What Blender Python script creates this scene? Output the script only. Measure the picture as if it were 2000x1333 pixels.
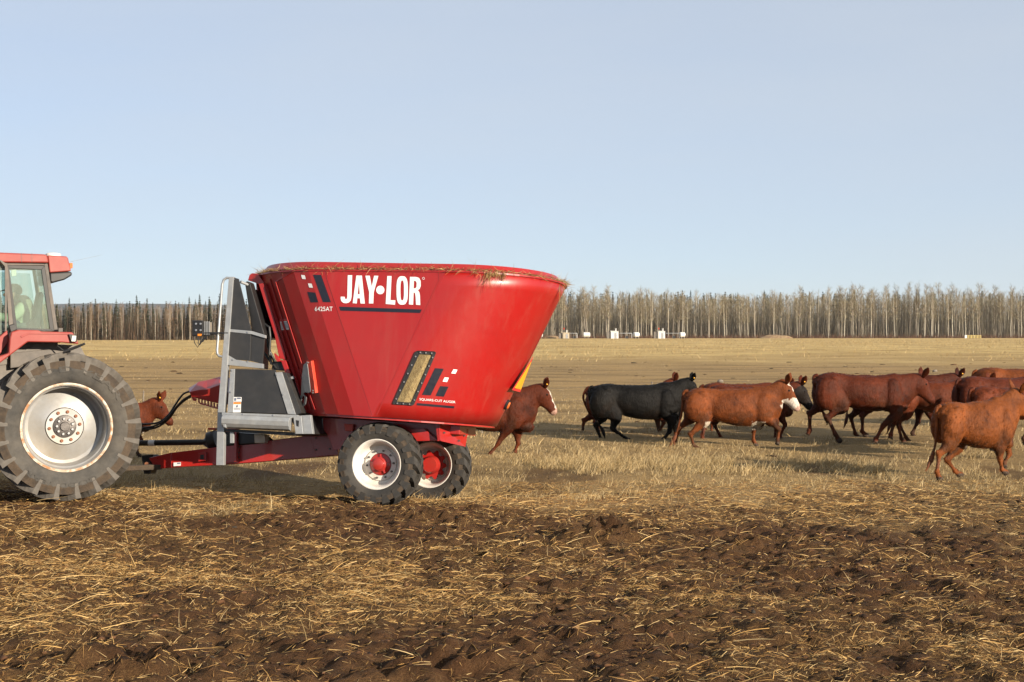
import bpy, bmesh, math, random
import numpy as np
from mathutils import Matrix, Vector
from mathutils.bvhtree import BVHTree
from mathutils.geometry import tessellate_polygon

for _o in list(bpy.data.objects):
    bpy.data.objects.remove(_o)
R = math.radians
rng = np.random.default_rng(7)
random.seed(7)
scene = bpy.context.scene
col = scene.collection

# ------------------------------------------------------------------ camera, sky, sun, exposure
F = 2778.0            # focal length in photograph pixels (50 mm on full frame, 2000 px wide)
EYE = 2.11            # camera height
HOR = 648.0           # row of the horizon in the photograph
cam_data = bpy.data.cameras.new('camera')
cam = bpy.data.objects.new('camera', cam_data)
col.objects.link(cam)
cam.location = (0, 0, EYE)
cam.rotation_euler = (R(90), 0, 0)
cam_data.sensor_width = 36
cam_data.lens = 36 * F / 2000
cam_data.shift_y = -(666.5 - HOR) / 2000
cam_data.clip_start = 0.1
cam_data.clip_end = 30000
scene.camera = cam

SUN_AZ = 44.0         # degrees from image-right towards the camera
SUN_EL = 16.0
sun_dir = Vector((math.cos(R(SUN_AZ)) * math.cos(R(SUN_EL)), -math.sin(R(SUN_AZ)) * math.cos(R(SUN_EL)), math.sin(R(SUN_EL))))
world = bpy.data.worlds.new('World')
scene.world = world
world.use_nodes = True
wn = world.node_tree.nodes
wl = world.node_tree.links
sky = wn.new('ShaderNodeTexSky')
sky.sky_type = 'NISHITA'
sky.sun_disc = False
sky.sun_elevation = R(SUN_EL)
sky.sun_rotation = math.atan2(sun_dir.x, sun_dir.y)
sky.altitude = 600
sky.air_density = 0.72
sky.dust_density = 0.2
sky.ozone_density = 3.0
# a high thin veil over the whole sky takes some of its blue away
veil = wn.new('ShaderNodeMix')
veil.data_type = 'RGBA'
veil.inputs[0].default_value = 0.70
_tc = wn.new('ShaderNodeTexCoord'); _mp = wn.new('ShaderNodeMapping'); _mp.inputs['Scale'].default_value = (1.0, 1.0, 5.0)
_nz = wn.new('ShaderNodeTexNoise'); _nz.inputs['Scale'].default_value = 2.2; _nz.inputs['Detail'].default_value = 6
_mr = wn.new('ShaderNodeMapRange'); _mr.inputs[1].default_value = .3; _mr.inputs[2].default_value = .7; _mr.inputs[3].default_value = .63; _mr.inputs[4].default_value = .77
wl.new(_tc.outputs['Generated'], _mp.inputs[0]); wl.new(_mp.outputs[0], _nz.inputs['Vector']); wl.new(_nz.outputs[0], _mr.inputs[0]); wl.new(_mr.outputs[0], veil.inputs[0])
veil.inputs[7].default_value = (4.12, 4.42, 4.74, 1)
wl.new(sky.outputs[0], veil.inputs[6])
bgn = wn['Background']
bgn.inputs['Strength'].default_value = 0.078
wl.new(veil.outputs[2], bgn.inputs['Color'])

sd = bpy.data.lights.new('sun', 'SUN')
sd.energy = 5.0
sd.angle = R(0.53)
sd.color = (1.0, 0.87, 0.70)
so = bpy.data.objects.new('sun', sd)
col.objects.link(so)
so.rotation_euler = (-sun_dir).to_track_quat('-Z', 'Y').to_euler()
so.location = (20, -20, 30)

scene.view_settings.view_transform = 'Standard'
scene.view_settings.look = 'None'
scene.view_settings.gamma = 1
scene.view_settings.use_curve_mapping = False
scene.view_settings.exposure = 1.06
scene.cycles.max_bounces = 6
scene.cycles.transparent_max_bounces = 12

# ------------------------------------------------------------------ helpers
ALB = 0.82            # every surface colour below is written for exposure 0.78; the picture is exposed a little brighter
def tag(o, label=None, cat=None, group=None, kind=None):
    if label: o['label'] = label
    if cat: o['category'] = cat
    if group: o['group'] = group
    if kind: o['kind'] = kind
    return o

def empty(name, mat=None, label=None, cat=None, group=None, parent=None):
    o = bpy.data.objects.new(name, None)
    o.empty_display_size = 0.2
    col.objects.link(o)
    if parent: o.parent = parent
    if mat is not None: o.matrix_basis = mat
    return tag(o, label, cat, group)

def raw_mesh(name, V, Fc, mat, smooth=False, fix=True):
    me = bpy.data.meshes.new(name)
    me.from_pydata([tuple(v) for v in V], [], [tuple(f) for f in Fc])
    if fix:
        bm = bmesh.new(); bm.from_mesh(me)
        bmesh.ops.recalc_face_normals(bm, faces=bm.faces)
        bm.to_mesh(me); bm.free()
    if mat is not None: me.materials.append(mat)
    if smooth:
        me.polygons.foreach_set('use_smooth', [True] * len(me.polygons))
    me.update()
    return me

def link(name, me, parent=None, loc=None, rot=None, bevel=0.0, seg=2):
    o = bpy.data.objects.new(name, me)
    col.objects.link(o)
    if parent: o.parent = parent
    if loc is not None: o.location = loc
    if rot is not None: o.rotation_euler = rot
    if bevel:
        b = o.modifiers.new('bevel', 'BEVEL')
        b.width = bevel; b.segments = seg; b.limit_method = 'ANGLE'; b.angle_limit = R(30)
        b.harden_normals = False
    return o

def quad_mesh(name, V, Q, mat, attrs=None, smooth=False):
    """Fast mesh from numpy arrays: V (n,3), Q (m,4) or (m,3)."""
    V = np.asarray(V, dtype=np.float32); Q = np.asarray(Q, dtype=np.int32)
    me = bpy.data.meshes.new(name)
    k = Q.shape[1]
    me.vertices.add(len(V)); me.vertices.foreach_set('co', V.ravel())
    me.loops.add(Q.size); me.loops.foreach_set('vertex_index', Q.ravel())
    me.polygons.add(len(Q))
    me.polygons.foreach_set('loop_start', np.arange(0, Q.size, k, dtype=np.int32))
    me.polygons.foreach_set('loop_total', np.full(len(Q), k, dtype=np.int32))
    if smooth: me.polygons.foreach_set('use_smooth', np.ones(len(Q), dtype=bool))
    me.update(calc_edges=True)
    for nm, (typ, data) in (attrs or {}).items():
        a = me.attributes.new(nm, typ, 'POINT')
        data = np.asarray(data, dtype=np.float32) * (np.array([ALB, ALB, ALB, 1], dtype=np.float32) if typ == 'FLOAT_COLOR' else 1)
        a.data.foreach_set('color' if typ == 'FLOAT_COLOR' else 'value', data.astype(np.float32).ravel())
    if mat is not None: me.materials.append(mat)
    return me

class MB:
    """Collects shapes for ONE mesh object."""
    def __init__(s): s.v = []; s.f = []
    def add(s, V, Fc):
        n = len(s.v); s.v += [Vector(v) for v in V]; s.f += [[i + n for i in f] for f in Fc]; return s
    def box(s, c, d, rot=None):
        V = []
        for z in (-.5, .5):
            for x, y in ((-.5, -.5), (.5, -.5), (.5, .5), (-.5, .5)):
                p = Vector((x * d[0], y * d[1], z * d[2]))
                if rot is not None: p = rot @ p
                V.append(p + Vector(c))
        return s.add(V, [(0, 3, 2, 1), (4, 5, 6, 7), (0, 1, 5, 4), (1, 2, 6, 5), (2, 3, 7, 6), (3, 0, 4, 7)])
    def prism(s, poly, y0, y1):
        n = len(poly)
        V = [(x, y0, z) for x, z in poly] + [(x, y1, z) for x, z in poly]
        return s.add(V, [list(range(n)), list(range(2 * n - 1, n - 1, -1))] + [(i, (i + 1) % n, n + (i + 1) % n, n + i) for i in range(n)])
    def tube(s, path, r, n=8, caps=True):
        P = [Vector(p) for p in path]
        rr = r if isinstance(r, (list, tuple)) else [r] * len(P)
        V = []; Fc = []
        up = None
        for i, p in enumerate(P):
            t = (P[min(i + 1, len(P) - 1)] - P[max(i - 1, 0)]).normalized()
            if up is None:
                up = Vector((0, 0, 1)) if abs(t.z) < .9 else Vector((0, 1, 0))
            a = t.cross(up).normalized(); b = a.cross(t).normalized(); up = b
            for k in range(n):
                w = 2 * math.pi * k / n
                V.append(p + (a * math.cos(w) + b * math.sin(w)) * rr[i])
        for i in range(len(P) - 1):
            for k in range(n):
                Fc.append((i * n + k, i * n + (k + 1) % n, (i + 1) * n + (k + 1) % n, (i + 1) * n + k))
        if caps:
            Fc.append(list(range(n - 1, -1, -1))); Fc.append([(len(P) - 1) * n + k for k in range(n)])
        return s.add(V, Fc)
    def lathe(s, prof, n=32, c=(0, 0, 0), closed=False):
        """prof: (r, y) pairs turned about the Y axis through c."""
        V = []; Fc = []; m = len(prof)
        for r, y in prof:
            for k in range(n):
                w = 2 * math.pi * k / n
                V.append((c[0] + r * math.cos(w), c[1] + y, c[2] + r * math.sin(w)))
        for i in range(m if closed else m - 1):
            j = (i + 1) % m
            for k in range(n):
                Fc.append((i * n + k, i * n + (k + 1) % n, j * n + (k + 1) % n, j * n + k))
        return s.add(V, Fc)
    def loft(s, rings, caps=True):
        n = len(rings[0]); V = [p for r in rings for p in r]; Fc = []
        for i in range(len(rings) - 1):
            for k in range(n):
                Fc.append((i * n + k, i * n + (k + 1) % n, (i + 1) * n + (k + 1) % n, (i + 1) * n + k))
        if caps:
            Fc.append(list(range(n - 1, -1, -1))); Fc.append([(len(rings) - 1) * n + k for k in range(n)])
        return s.add(V, Fc)
    def build(s, name, mat, parent=None, smooth=False, bevel=0.0, seg=2, loc=None, rot=None, mesh_only=False):
        me = raw_mesh(name, s.v, s.f, mat, smooth)
        if smooth:
            me.set_sharp_from_angle(angle=R(38))
        if mesh_only: return me
        return link(name, me, parent, loc, rot, bevel, seg)

def px(x, y, d):
    """The point at depth d that the photograph shows at pixel (x, y)."""
    return Vector(((x - 1000) * d / F, d, EYE - (y - HOR) * d / F))

class Frame:
    """A vehicle's own axes: X to the rear, Y to the far side, Z up; at() puts a traced outline on a plane Y = c."""
    def __init__(s, hub, d, ref, rx, ry, rz):
        s.R = (Matrix.Rotation(R(rz), 4, 'Z') @ Matrix.Rotation(R(ry), 4, 'Y') @ Matrix.Rotation(R(rx), 4, 'X'))
        s.M = Matrix.Translation(px(hub[0], hub[1], d) - (s.R @ Vector(ref))) @ s.R
        s.I = s.M.inverted()
        s.o = s.I @ Vector((0, 0, EYE))
    def ray(s, x, y):
        return (s.R.inverted() @ Vector(((x - 1000) / F, 1, -(y - HOR) / F))).normalized()
    def at(s, x, y, Y):
        d = s.ray(x, y); t = (Y - s.o.y) / d.y
        return s.o + d * t
    def p2(s, pts, Y):
        out = []
        for x, y in pts:
            q = s.at(x, y, Y); out.append((q.x, q.z))
        return out
    def proj(s, v):
        w = s.M @ Vector(v)
        return (1000 + w.x / w.y * F, HOR + (EYE - w.z) / w.y * F)

def text_mesh(body, shear=0.0, bold=0.0):
    """Flat triangles of a line of text: vertices (x, y) scaled to cap height 1 and faces."""
    cu = bpy.data.curves.new('lettering', 'FONT')
    cu.body = body; cu.size = 1; cu.shear = shear; cu.offset = bold; cu.resolution_u = 3
    o = bpy.data.objects.new('lettering', cu); col.objects.link(o)
    dg = bpy.context.evaluated_depsgraph_get()
    ev = o.evaluated_get(dg); me = ev.to_mesh()
    V = [(v.co.x, v.co.y) for v in me.vertices]; Fc = [tuple(p.vertices) for p in me.polygons]
    ev.to_mesh_clear(); bpy.data.objects.remove(o); bpy.data.curves.remove(cu)
    x0 = min(v[0] for v in V); x1 = max(v[0] for v in V); y0 = min(v[1] for v in V); y1 = max(v[1] for v in V)
    return [((x - x0) / (x1 - x0), (y - y0) / (y1 - y0)) for x, y in V], Fc

# numpy value noise
def _hash(ix, iy, seed):
    n = (ix.astype(np.int64) * 374761393 + iy.astype(np.int64) * 668265263 + seed * 1442695041) & 0x7fffffff
    n = ((n ^ (n >> 13)) * 1274126177) & 0x7fffffff
    return ((n ^ (n >> 16)) & 0xffff) / 65535.0
def vnoise(x, y, seed=0):
    ix = np.floor(x); iy = np.floor(y); fx = x - ix; fy = y - iy
    fx = fx * fx * (3 - 2 * fx); fy = fy * fy * (3 - 2 * fy)
    a = _hash(ix, iy, seed); b = _hash(ix + 1, iy, seed); c = _hash(ix, iy + 1, seed); d = _hash(ix + 1, iy + 1, seed)
    return (a * (1 - fx) + b * fx) * (1 - fy) + (c * (1 - fx) + d * fx) * fy
def fbm(x, y, octv=4, seed=0, gain=.5):
    s = 0; a = 1; t = 0
    for i in range(octv):
        s = s + a * vnoise(x * 2 ** i + 17.3 * i, y * 2 ** i - 9.1 * i, seed + i); t += a; a *= gain
    return s / t
def sstep(a, b, x):
    t = np.clip((x - a) / (b - a), 0, 1); return t * t * (3 - 2 * t)

# ------------------------------------------------------------------ materials
def new_mat(name):
    m = bpy.data.materials.new(name); m.use_nodes = True
    nt = m.node_tree; b = nt.nodes['Principled BSDF']
    return m, nt, b
def N(nt, t, **kw):
    n = nt.nodes.new(t)
    for k, v in kw.items(): setattr(n, k, v)
    return n
def noise_node(nt, scale, detail=4, rough=.6, coord='Object', stretch=None, dist=0.0):
    tc = N(nt, 'ShaderNodeTexCoord'); n = N(nt, 'ShaderNodeTexNoise')
    n.inputs['Scale'].default_value = scale; n.inputs['Detail'].default_value = detail
    n.inputs['Roughness'].default_value = rough; n.inputs['Distortion'].default_value = dist
    if stretch:
        mp = N(nt, 'ShaderNodeMapping'); mp.inputs['Scale'].default_value = stretch
        nt.links.new(tc.outputs[coord], mp.inputs[0]); nt.links.new(mp.outputs[0], n.inputs['Vector'])
    else:
        nt.links.new(tc.outputs[coord], n.inputs['Vector'])
    return n
def ramp(nt, src, stops, mul=False):
    k = 1.0 if mul else ALB
    r = N(nt, 'ShaderNodeValToRGB'); e = r.color_ramp.elements
    while len(e) < len(stops): e.new(0.5)
    for el, (p, c) in zip(e, stops):
        el.position = p; el.color = (c[0] * k, c[1] * k, c[2] * k, 1) if not isinstance(c, (int, float)) else (c, c, c, 1)
    nt.links.new(src, r.inputs[0]); return r
def mixc(nt, fac, a, b, mode='MIX'):
    m = N(nt, 'ShaderNodeMix', data_type='RGBA', blend_type=mode)
    for i, s in ((0, fac), (6, a), (7, b)):
        if hasattr(s, 'is_linked') or hasattr(s, 'links'): nt.links.new(s, m.inputs[i])
        elif i == 0: m.inputs[0].default_value = s
        else: m.inputs[i].default_value = (s[0] * ALB, s[1] * ALB, s[2] * ALB, 1)
    return m.outputs[2]
def bump(nt, b, src, strength, dist=.01):
    n = N(nt, 'ShaderNodeBump'); n.inputs['Strength'].default_value = strength; n.inputs['Distance'].default_value = dist
    nt.links.new(src, n.inputs['Height']); nt.links.new(n.outputs[0], b.inputs['Normal']); return n

def worn(name, c1, c2, scale=3, rough=.5, metal=0.0, lo=.45, hi=.75, bmp=0.0, coat=0.0, dust=None, dust_amt=.3, stretch=None, rr=.12):
    """Base colour c1 worn to c2 in noise patches, and a fine dust film."""
    m, nt, b = new_mat(name)
    n = noise_node(nt, scale, 6, .65, stretch=stretch)
    r = ramp(nt, n.outputs[0], [(lo, c1), (hi, c2)])
    out = r.outputs[0]
    if dust:
        n2 = noise_node(nt, scale * .4, 5, .7)
        r2 = ramp(nt, n2.outputs[0], [(.35, 0.0), (.8, dust_amt)])
        out = mixc(nt, r2.outputs[0], out, dust)
    nt.links.new(out, b.inputs['Base Color'])
    b.inputs['Metallic'].default_value = metal
    n3 = noise_node(nt, scale * 5, 4)
    mr = N(nt, 'ShaderNodeMapRange'); mr.inputs[3].default_value = rough - rr; mr.inputs[4].default_value = rough + rr
    nt.links.new(n3.outputs[0], mr.inputs[0]); nt.links.new(mr.outputs[0], b.inputs['Roughness'])
    if coat:
        b.inputs['Coat Weight'].default_value = coat; b.inputs['Coat Roughness'].default_value = .06
    if bmp: bump(nt, b, n3.outputs[0], bmp, .01)
    return m

def plain(name, c, rough=.6, metal=0.0):
    return worn(name, c, tuple(min(1, v * 1.25 + .005) for v in c), 8, rough, metal)

MT = {}
MT['red'] = worn('red_paint', (.335, .0068, .0062), (.30, .0085, .0075), 2.5, .36, coat=.22, dust=(.36, .10, .07), dust_amt=.10, rr=.06)
def _tub_paint():
    m = MT['red']; nt = m.node_tree; b = nt.nodes['Principled BSDF']
    n = noise_node(nt, 7, 6, .7, stretch=(1, 1, .12)); r = ramp(nt, n.outputs[0], [(.5, 0.0), (.8, .22)])
    old = b.inputs['Base Color'].links[0].from_socket
    nt.links.new(mixc(nt, r.outputs[0], old, (.30, .12, .085)), b.inputs['Base Color'])
    w = noise_node(nt, 1.6, 2, .5); bump(nt, b, w.outputs[0], .22, .02)
_tub_paint()
MT['red_frame'] = worn('red_frame_paint', (.38, .009, .008), (.34, .012, .009), 4, .32, coat=.3, dust=(.35, .18, .12), dust_amt=.18)
MT['red_old'] = worn('faded_red_paint', (.27, .018, .013), (.31, .042, .030), 5, .45, coat=.08, dust=(.32, .16, .11), dust_amt=.25)
MT['galv'] = worn('galvanised_steel', (.34, .36, .38), (.46, .48, .49), 9, .45, .40, dust=(.40, .34, .26), dust_amt=.30, bmp=.05)
MT['black_panel'] = worn('black_plastic_sheet', (.022, .023, .025), (.035, .035, .036), 6, .42, dust=(.20, .16, .11), dust_amt=.10)
MT['black'] = worn('black_paint', (.012, .012, .013), (.022, .022, .022), 8, .45, dust=(.12, .10, .08), dust_amt=.08)
MT['navy'] = worn('dark_navy_vinyl', (.010, .012, .022), (.014, .016, .028), 6, .35)
MT['white_vinyl'] = worn('white_vinyl', (.82, .82, .82), (.78, .78, .77), 6, .4)
MT['rubber'] = worn('dusty_rubber', (.016, .015, .014), (.032, .029, .025), 7, .72, lo=.35, hi=.7, dust=(.15, .12, .085), dust_amt=.42, bmp=.25)
MT['rubber_old'] = worn('weathered_grey_rubber', (.022, .021, .019), (.055, .051, .045), 4, .78, lo=.38, hi=.62, dust=(.19, .16, .12), dust_amt=.45, bmp=.3)
MT['lug'] = worn('worn_lug_rubber', (.055, .051, .046), (.15, .14, .125), 6, .8, lo=.3, hi=.7, dust=(.14, .105, .07), dust_amt=.6, bmp=.35)
MT['tread_mud'] = worn('muddy_tread_rubber', (.022, .018, .014), (.060, .042, .026), 9, .9, lo=.35, hi=.65, dust=(.13, .085, .05), dust_amt=.6, bmp=.6)
MT['rim_white'] = worn('white_rim_paint', (.70, .68, .64), (.58, .54, .48), 6, .45, dust=(.42, .33, .22), dust_amt=.55)
MT['rim_old'] = worn('worn_silver_rim', (.40, .405, .41), (.31, .305, .29), 4, .42, .35, dust=(.34, .24, .10), dust_amt=.38, lo=.35, hi=.8)
MT['rust'] = worn('rusty_steel', (.30, .12, .055), (.16, .06, .03), 12, .75, bmp=.3)
MT['rustlip'] = worn('rusty_rim_lip', (.58, .52, .43), (.36, .17, .07), 9, .6, lo=.42, hi=.6, bmp=.2)
MT['grease'] = worn('greasy_dark_steel', (.10, .09, .085), (.18, .165, .15), 14, .5, .5, bmp=.2)
MT['bolt'] = worn('zinc_bolt', (.5, .5, .5), (.62, .62, .62), 20, .3, .8)
MT['grey_body'] = worn('dusty_grey_paint', (.11, .10, .09), (.19, .17, .15), 5, .7, dust=(.30, .25, .19), dust_amt=.6)
MT['pillar'] = worn('faded_black_pillar', (.075, .068, .062), (.13, .115, .10), 6, .65, dust=(.28, .23, .18), dust_amt=.5)
MT['white_plastic'] = worn('white_plastic', (.72, .70, .64), (.62, .60, .54), 9, .5)
MT['amber'] = worn('amber_lens', (.75, .16, .03), (.65, .12, .03), 12, .25)
MT['yellow'] = worn('yellow_reflector', (.85, .42, .02), (.80, .38, .02), 6, .4)
MT['orange_red'] = worn('orange_red_paint', (.62, .05, .02), (.55, .045, .02), 6, .45)
MT['lamp_lens'] = worn('cloudy_lamp_lens', (.75, .72, .62), (.6, .57, .48), 12, .3)
MT['paper'] = worn('sticker_white', (.75, .75, .74), (.68, .68, .67), 20, .5)
MT['ink'] = plain('sticker_ink', (.14, .16, .22), .5)
MT['sticker_orange'] = plain('sticker_orange', (.80, .24, .02), .5)
MT['sticker_red'] = plain('sticker_red', (.62, .03, .03), .5)
MT['hose'] = worn('hydraulic_hose', (.018, .018, .019), (.04, .04, .04), 12, .45)
MT['seat'] = worn('grey_seat_cloth', (.10, .10, .10), (.14, .14, .135), 12, .9)
MT['wood'] = worn('weathered_post', (.20, .165, .125), (.13, .105, .08), 6, .85, bmp=.3)
MT['wire'] = worn('fence_wire', (.12, .10, .09), (.2, .17, .15), 8, .6, .6)
MT['tan_wall'] = worn('tan_sheet_metal', (.46, .39, .28), (.40, .34, .25), 3, .6)
MT['white_wall'] = worn('white_sheet_metal', (.64, .64, .62), (.55, .54, .51), 2, .5)
MT['yellow_pipe'] = worn('yellow_painted_pipe', (.55, .43, .14), (.55, .48, .24), 2, .5)

def attr_color_mat(name, attr='tint', rough=.8, sheen=0.0, trans=0.0, var=.0):
    m, nt, b = new_mat(name)
    a = N(nt, 'ShaderNodeAttribute', attribute_name=attr)
    nt.links.new(a.outputs['Color'], b.inputs['Base Color'])
    b.inputs['Roughness'].default_value = rough
    b.inputs['Specular IOR Level'].default_value = .25
    if trans:
        t = N(nt, 'ShaderNodeBsdfTranslucent'); mx = N(nt, 'ShaderNodeMixShader'); mx.inputs[0].default_value = trans
        nt.links.new(a.outputs['Color'], t.inputs[0]); nt.links.new(b.outputs[0], mx.inputs[1]); nt.links.new(t.outputs[0], mx.inputs[2])
        nt.links.new(mx.outputs[0], nt.nodes['Material Output'].inputs[0])
    return m
MT['straw'] = attr_color_mat('dry_straw', trans=.25)
MT['twig'] = attr_color_mat('tree_bark_and_needles', rough=.9)
MT['clod'] = attr_color_mat('soil_clod', rough=.95)
# ------------------------------------------------------------------ ground
def gz(x, y):
    """Large shape of the ground: a low bank in front, a dip behind it, flat pasture beyond."""
    x = np.asarray(x, dtype=float); y = np.asarray(y, dtype=float)
    z = -0.22 * sstep(14.5, 24.0, y)
    z = z - 0.17 * np.exp(-((x + 1.1) / 2.4) ** 2 - ((y - 20.6) / 1.35) ** 2)
    z = z - 0.085 * np.exp(-((x + 1.75) / .8) ** 2 - ((y - 18.2) / .6) ** 2) - .03 * np.exp(-((x + 5.8) / 1.0) ** 2 - ((y - 18.2) / .6) ** 2)
    z = z + 0.05 * (fbm(x * .12, y * .12, 2, 3) - .5) * sstep(8, 14, y) * (1 - sstep(60, 120, y))
    z = z + 1.2 * (fbm(x * .004, y * .006, 2, 5) - .5) * sstep(120, 400, y)
    return z
def gz1(x, y): return float(gz(np.array([x]), np.array([y]))[0])

# patches of straw (+) and bare soil or painted shadow strips (-), traced as (pixel x, pixel y, half width px, half height px, weight)
PATCH = [(120, 1030, 200, 25, .5), (100, 1105, 260, 28, .6), (500, 1140, 230, 22, .45), (60, 1205, 150, 45, .9),
         (760, 1180, 150, 40, .8), (900, 1205, 180, 25, .6), (1400, 1190, 120, 35, .5), (1500, 1290, 160, 35, .6), (1900, 1280, 90, 45, .7),
         (1000, 1090, 150, 25, .4), (650, 1200, 60, 30, .5), (1650, 1230, 130, 25, .3), (1350, 1030, 160, 15, .4), (480, 985, 150, 14, .3),
         (330, 975, 90, 18, .3), (1150, 950, 220, 30, .7), (1600, 990, 260, 20, .7), (700, 1110, 90, 18, .35), (1290, 1120, 160, 20, .3),
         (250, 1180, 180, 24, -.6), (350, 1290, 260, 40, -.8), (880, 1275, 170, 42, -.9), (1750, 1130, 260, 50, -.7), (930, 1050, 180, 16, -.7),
         (1560, 1225, 110, 22, -.3), (1850, 1055, 260, 16, -.9), (650, 1040, 140, 20, -.5), (1190, 1050, 70, 16, -.8), (1560, 1045, 140, 14, -.6),  # the long dark strips at right stand in for cast shadows
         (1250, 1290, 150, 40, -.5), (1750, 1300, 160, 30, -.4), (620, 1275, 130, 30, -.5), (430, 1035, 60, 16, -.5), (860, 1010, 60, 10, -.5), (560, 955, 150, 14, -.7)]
def pix_row(y): return EYE * F / np.maximum(y, .5) + HOR
def straw_mask(x, y):
    y = np.asarray(y, dtype=float); x = np.asarray(x, dtype=float)
    gx = 1000 + x / np.maximum(y, .5) * F; gy = HOR + (EYE - gz(x, y)) * F / np.maximum(y, .5)
    s = .42 + .80 * (fbm(x * .55, y * .42, 4, 11) - .5) + 1.2 * (fbm(x * 2.9, y * 2.4, 4, 21) - .5)
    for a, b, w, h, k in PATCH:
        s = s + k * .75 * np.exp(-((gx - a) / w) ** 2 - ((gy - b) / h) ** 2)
    edge = 17.9 + 4.2 * (fbm(x * .33, y * .25, 3, 31) - .5) - .33 * np.clip(x, -5, 6)
    field = sstep(-2.2, 2.6, y - edge + 8.0 * (fbm(x * .55, y * .42, 3, 37) - .5) + 3.0 * (fbm(x * 3.0, y * 2.2, 2, 39) - .5))
    field = field * (1 - .75 * sstep(.55, .68, fbm(x * .75, y * .38, 3, 43)) * (1 - sstep(24, 30, y)))
    return np.clip(s, 0, 1) * (1 - field) + field * np.clip(.8 + .5 * (fbm(x * .8, y * .5, 3, 41) - .5), 0, 1), field

def axis_lines(lo, hi, step, far_lo, far_hi, grow):
    a = list(np.arange(lo, hi + 1e-6, step))
    s = step; v = hi
    while v < far_hi: s *= grow; v += s; a.append(v)
    s = step; v = lo; pre = []
    while v > far_lo: s *= grow; v -= s; pre.append(v)
    return np.array(pre[::-1] + a)
gxl = axis_lines(-6.6, 6.6, .046, -5200, 5200, 1.13)
gyl = axis_lines(8.2, 21.0, .046, -400, 9000, 1.06)
GX, GY = np.meshgrid(gxl, gyl)
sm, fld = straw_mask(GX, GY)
near = sstep(7.0, 8.5, GY) * (1 - sstep(20, 26, GY)) * (1 - sstep(7.5, 11, np.abs(GX)))
rough_amt = (1 - .75 * fld) * near
n1 = fbm(GX * 1.6, GY * 1.6, 3, 51) - .5
n2 = fbm(GX * 6.5, GY * 6.5, 3, 61) - .5
n3 = np.abs(fbm(GX * 3.4, GY * 3.0, 3, 71) - .5)
n4 = fbm(GX * 16, GY * 16, 2, 81) - .5
dz = rough_amt * (.07 * n1 + .085 * n2 - .10 * n3 * (1 - .5 * sm) + .095 * n4 * (1 - .3 * sm) + .03)
dz += .03 * (fbm(GX * 1.3, GY * 1.3, 3, 91) - .5) * (1 - near) * (1 - sstep(60, 110, GY))
# the mound and the low ridges of thrown-up soil
MOUND = [(1180, 1050, .36, .26, .17), (430, 1032, .3, .16, .09), (600, 1005, .6, .2, .05), (180, 1043, .25, .14, .08), (1480, 1062, .35, .16, .07),
         (250, 1300, .5, .25, .10), (930, 1300, .4, .2, .10), (850, 1008, .35, .2, .10), (700, 968, .6, .2, .05), (1000, 1075, .5, .2, .06)]
for a, b, w, h, k in MOUND:
    d0 = EYE * F / (b + 8 - HOR); x0 = (a - 1000) * d0 / F
    dz += k * np.exp(-((GX - x0) / w) ** 2 - ((GY - d0) / h) ** 2) * (1 + 1.2 * n2 + 1.0 * n4)
GZ = gz(GX, GY) + dz
ny, nx = GX.shape
idx = np.arange(ny * nx).reshape(ny, nx)
Q = np.stack([idx[:-1, :-1], idx[:-1, 1:], idx[1:, 1:], idx[1:, :-1]], -1).reshape(-1, 4)
def ground_z(x, y):
    """Height of the built ground sheet (bilinear)."""
    x = np.asarray(x, dtype=float); y = np.asarray(y, dtype=float)
    i = np.clip(np.searchsorted(gyl, y) - 1, 0, ny - 2); j = np.clip(np.searchsorted(gxl, x) - 1, 0, nx - 2)
    fy = (y - gyl[i]) / (gyl[i + 1] - gyl[i]); fx = (x - gxl[j]) / (gxl[j + 1] - gxl[j])
    return (GZ[i, j] * (1 - fx) + GZ[i, j + 1] * fx) * (1 - fy) + (GZ[i + 1, j] * (1 - fx) + GZ[i + 1, j + 1] * fx) * fy

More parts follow.
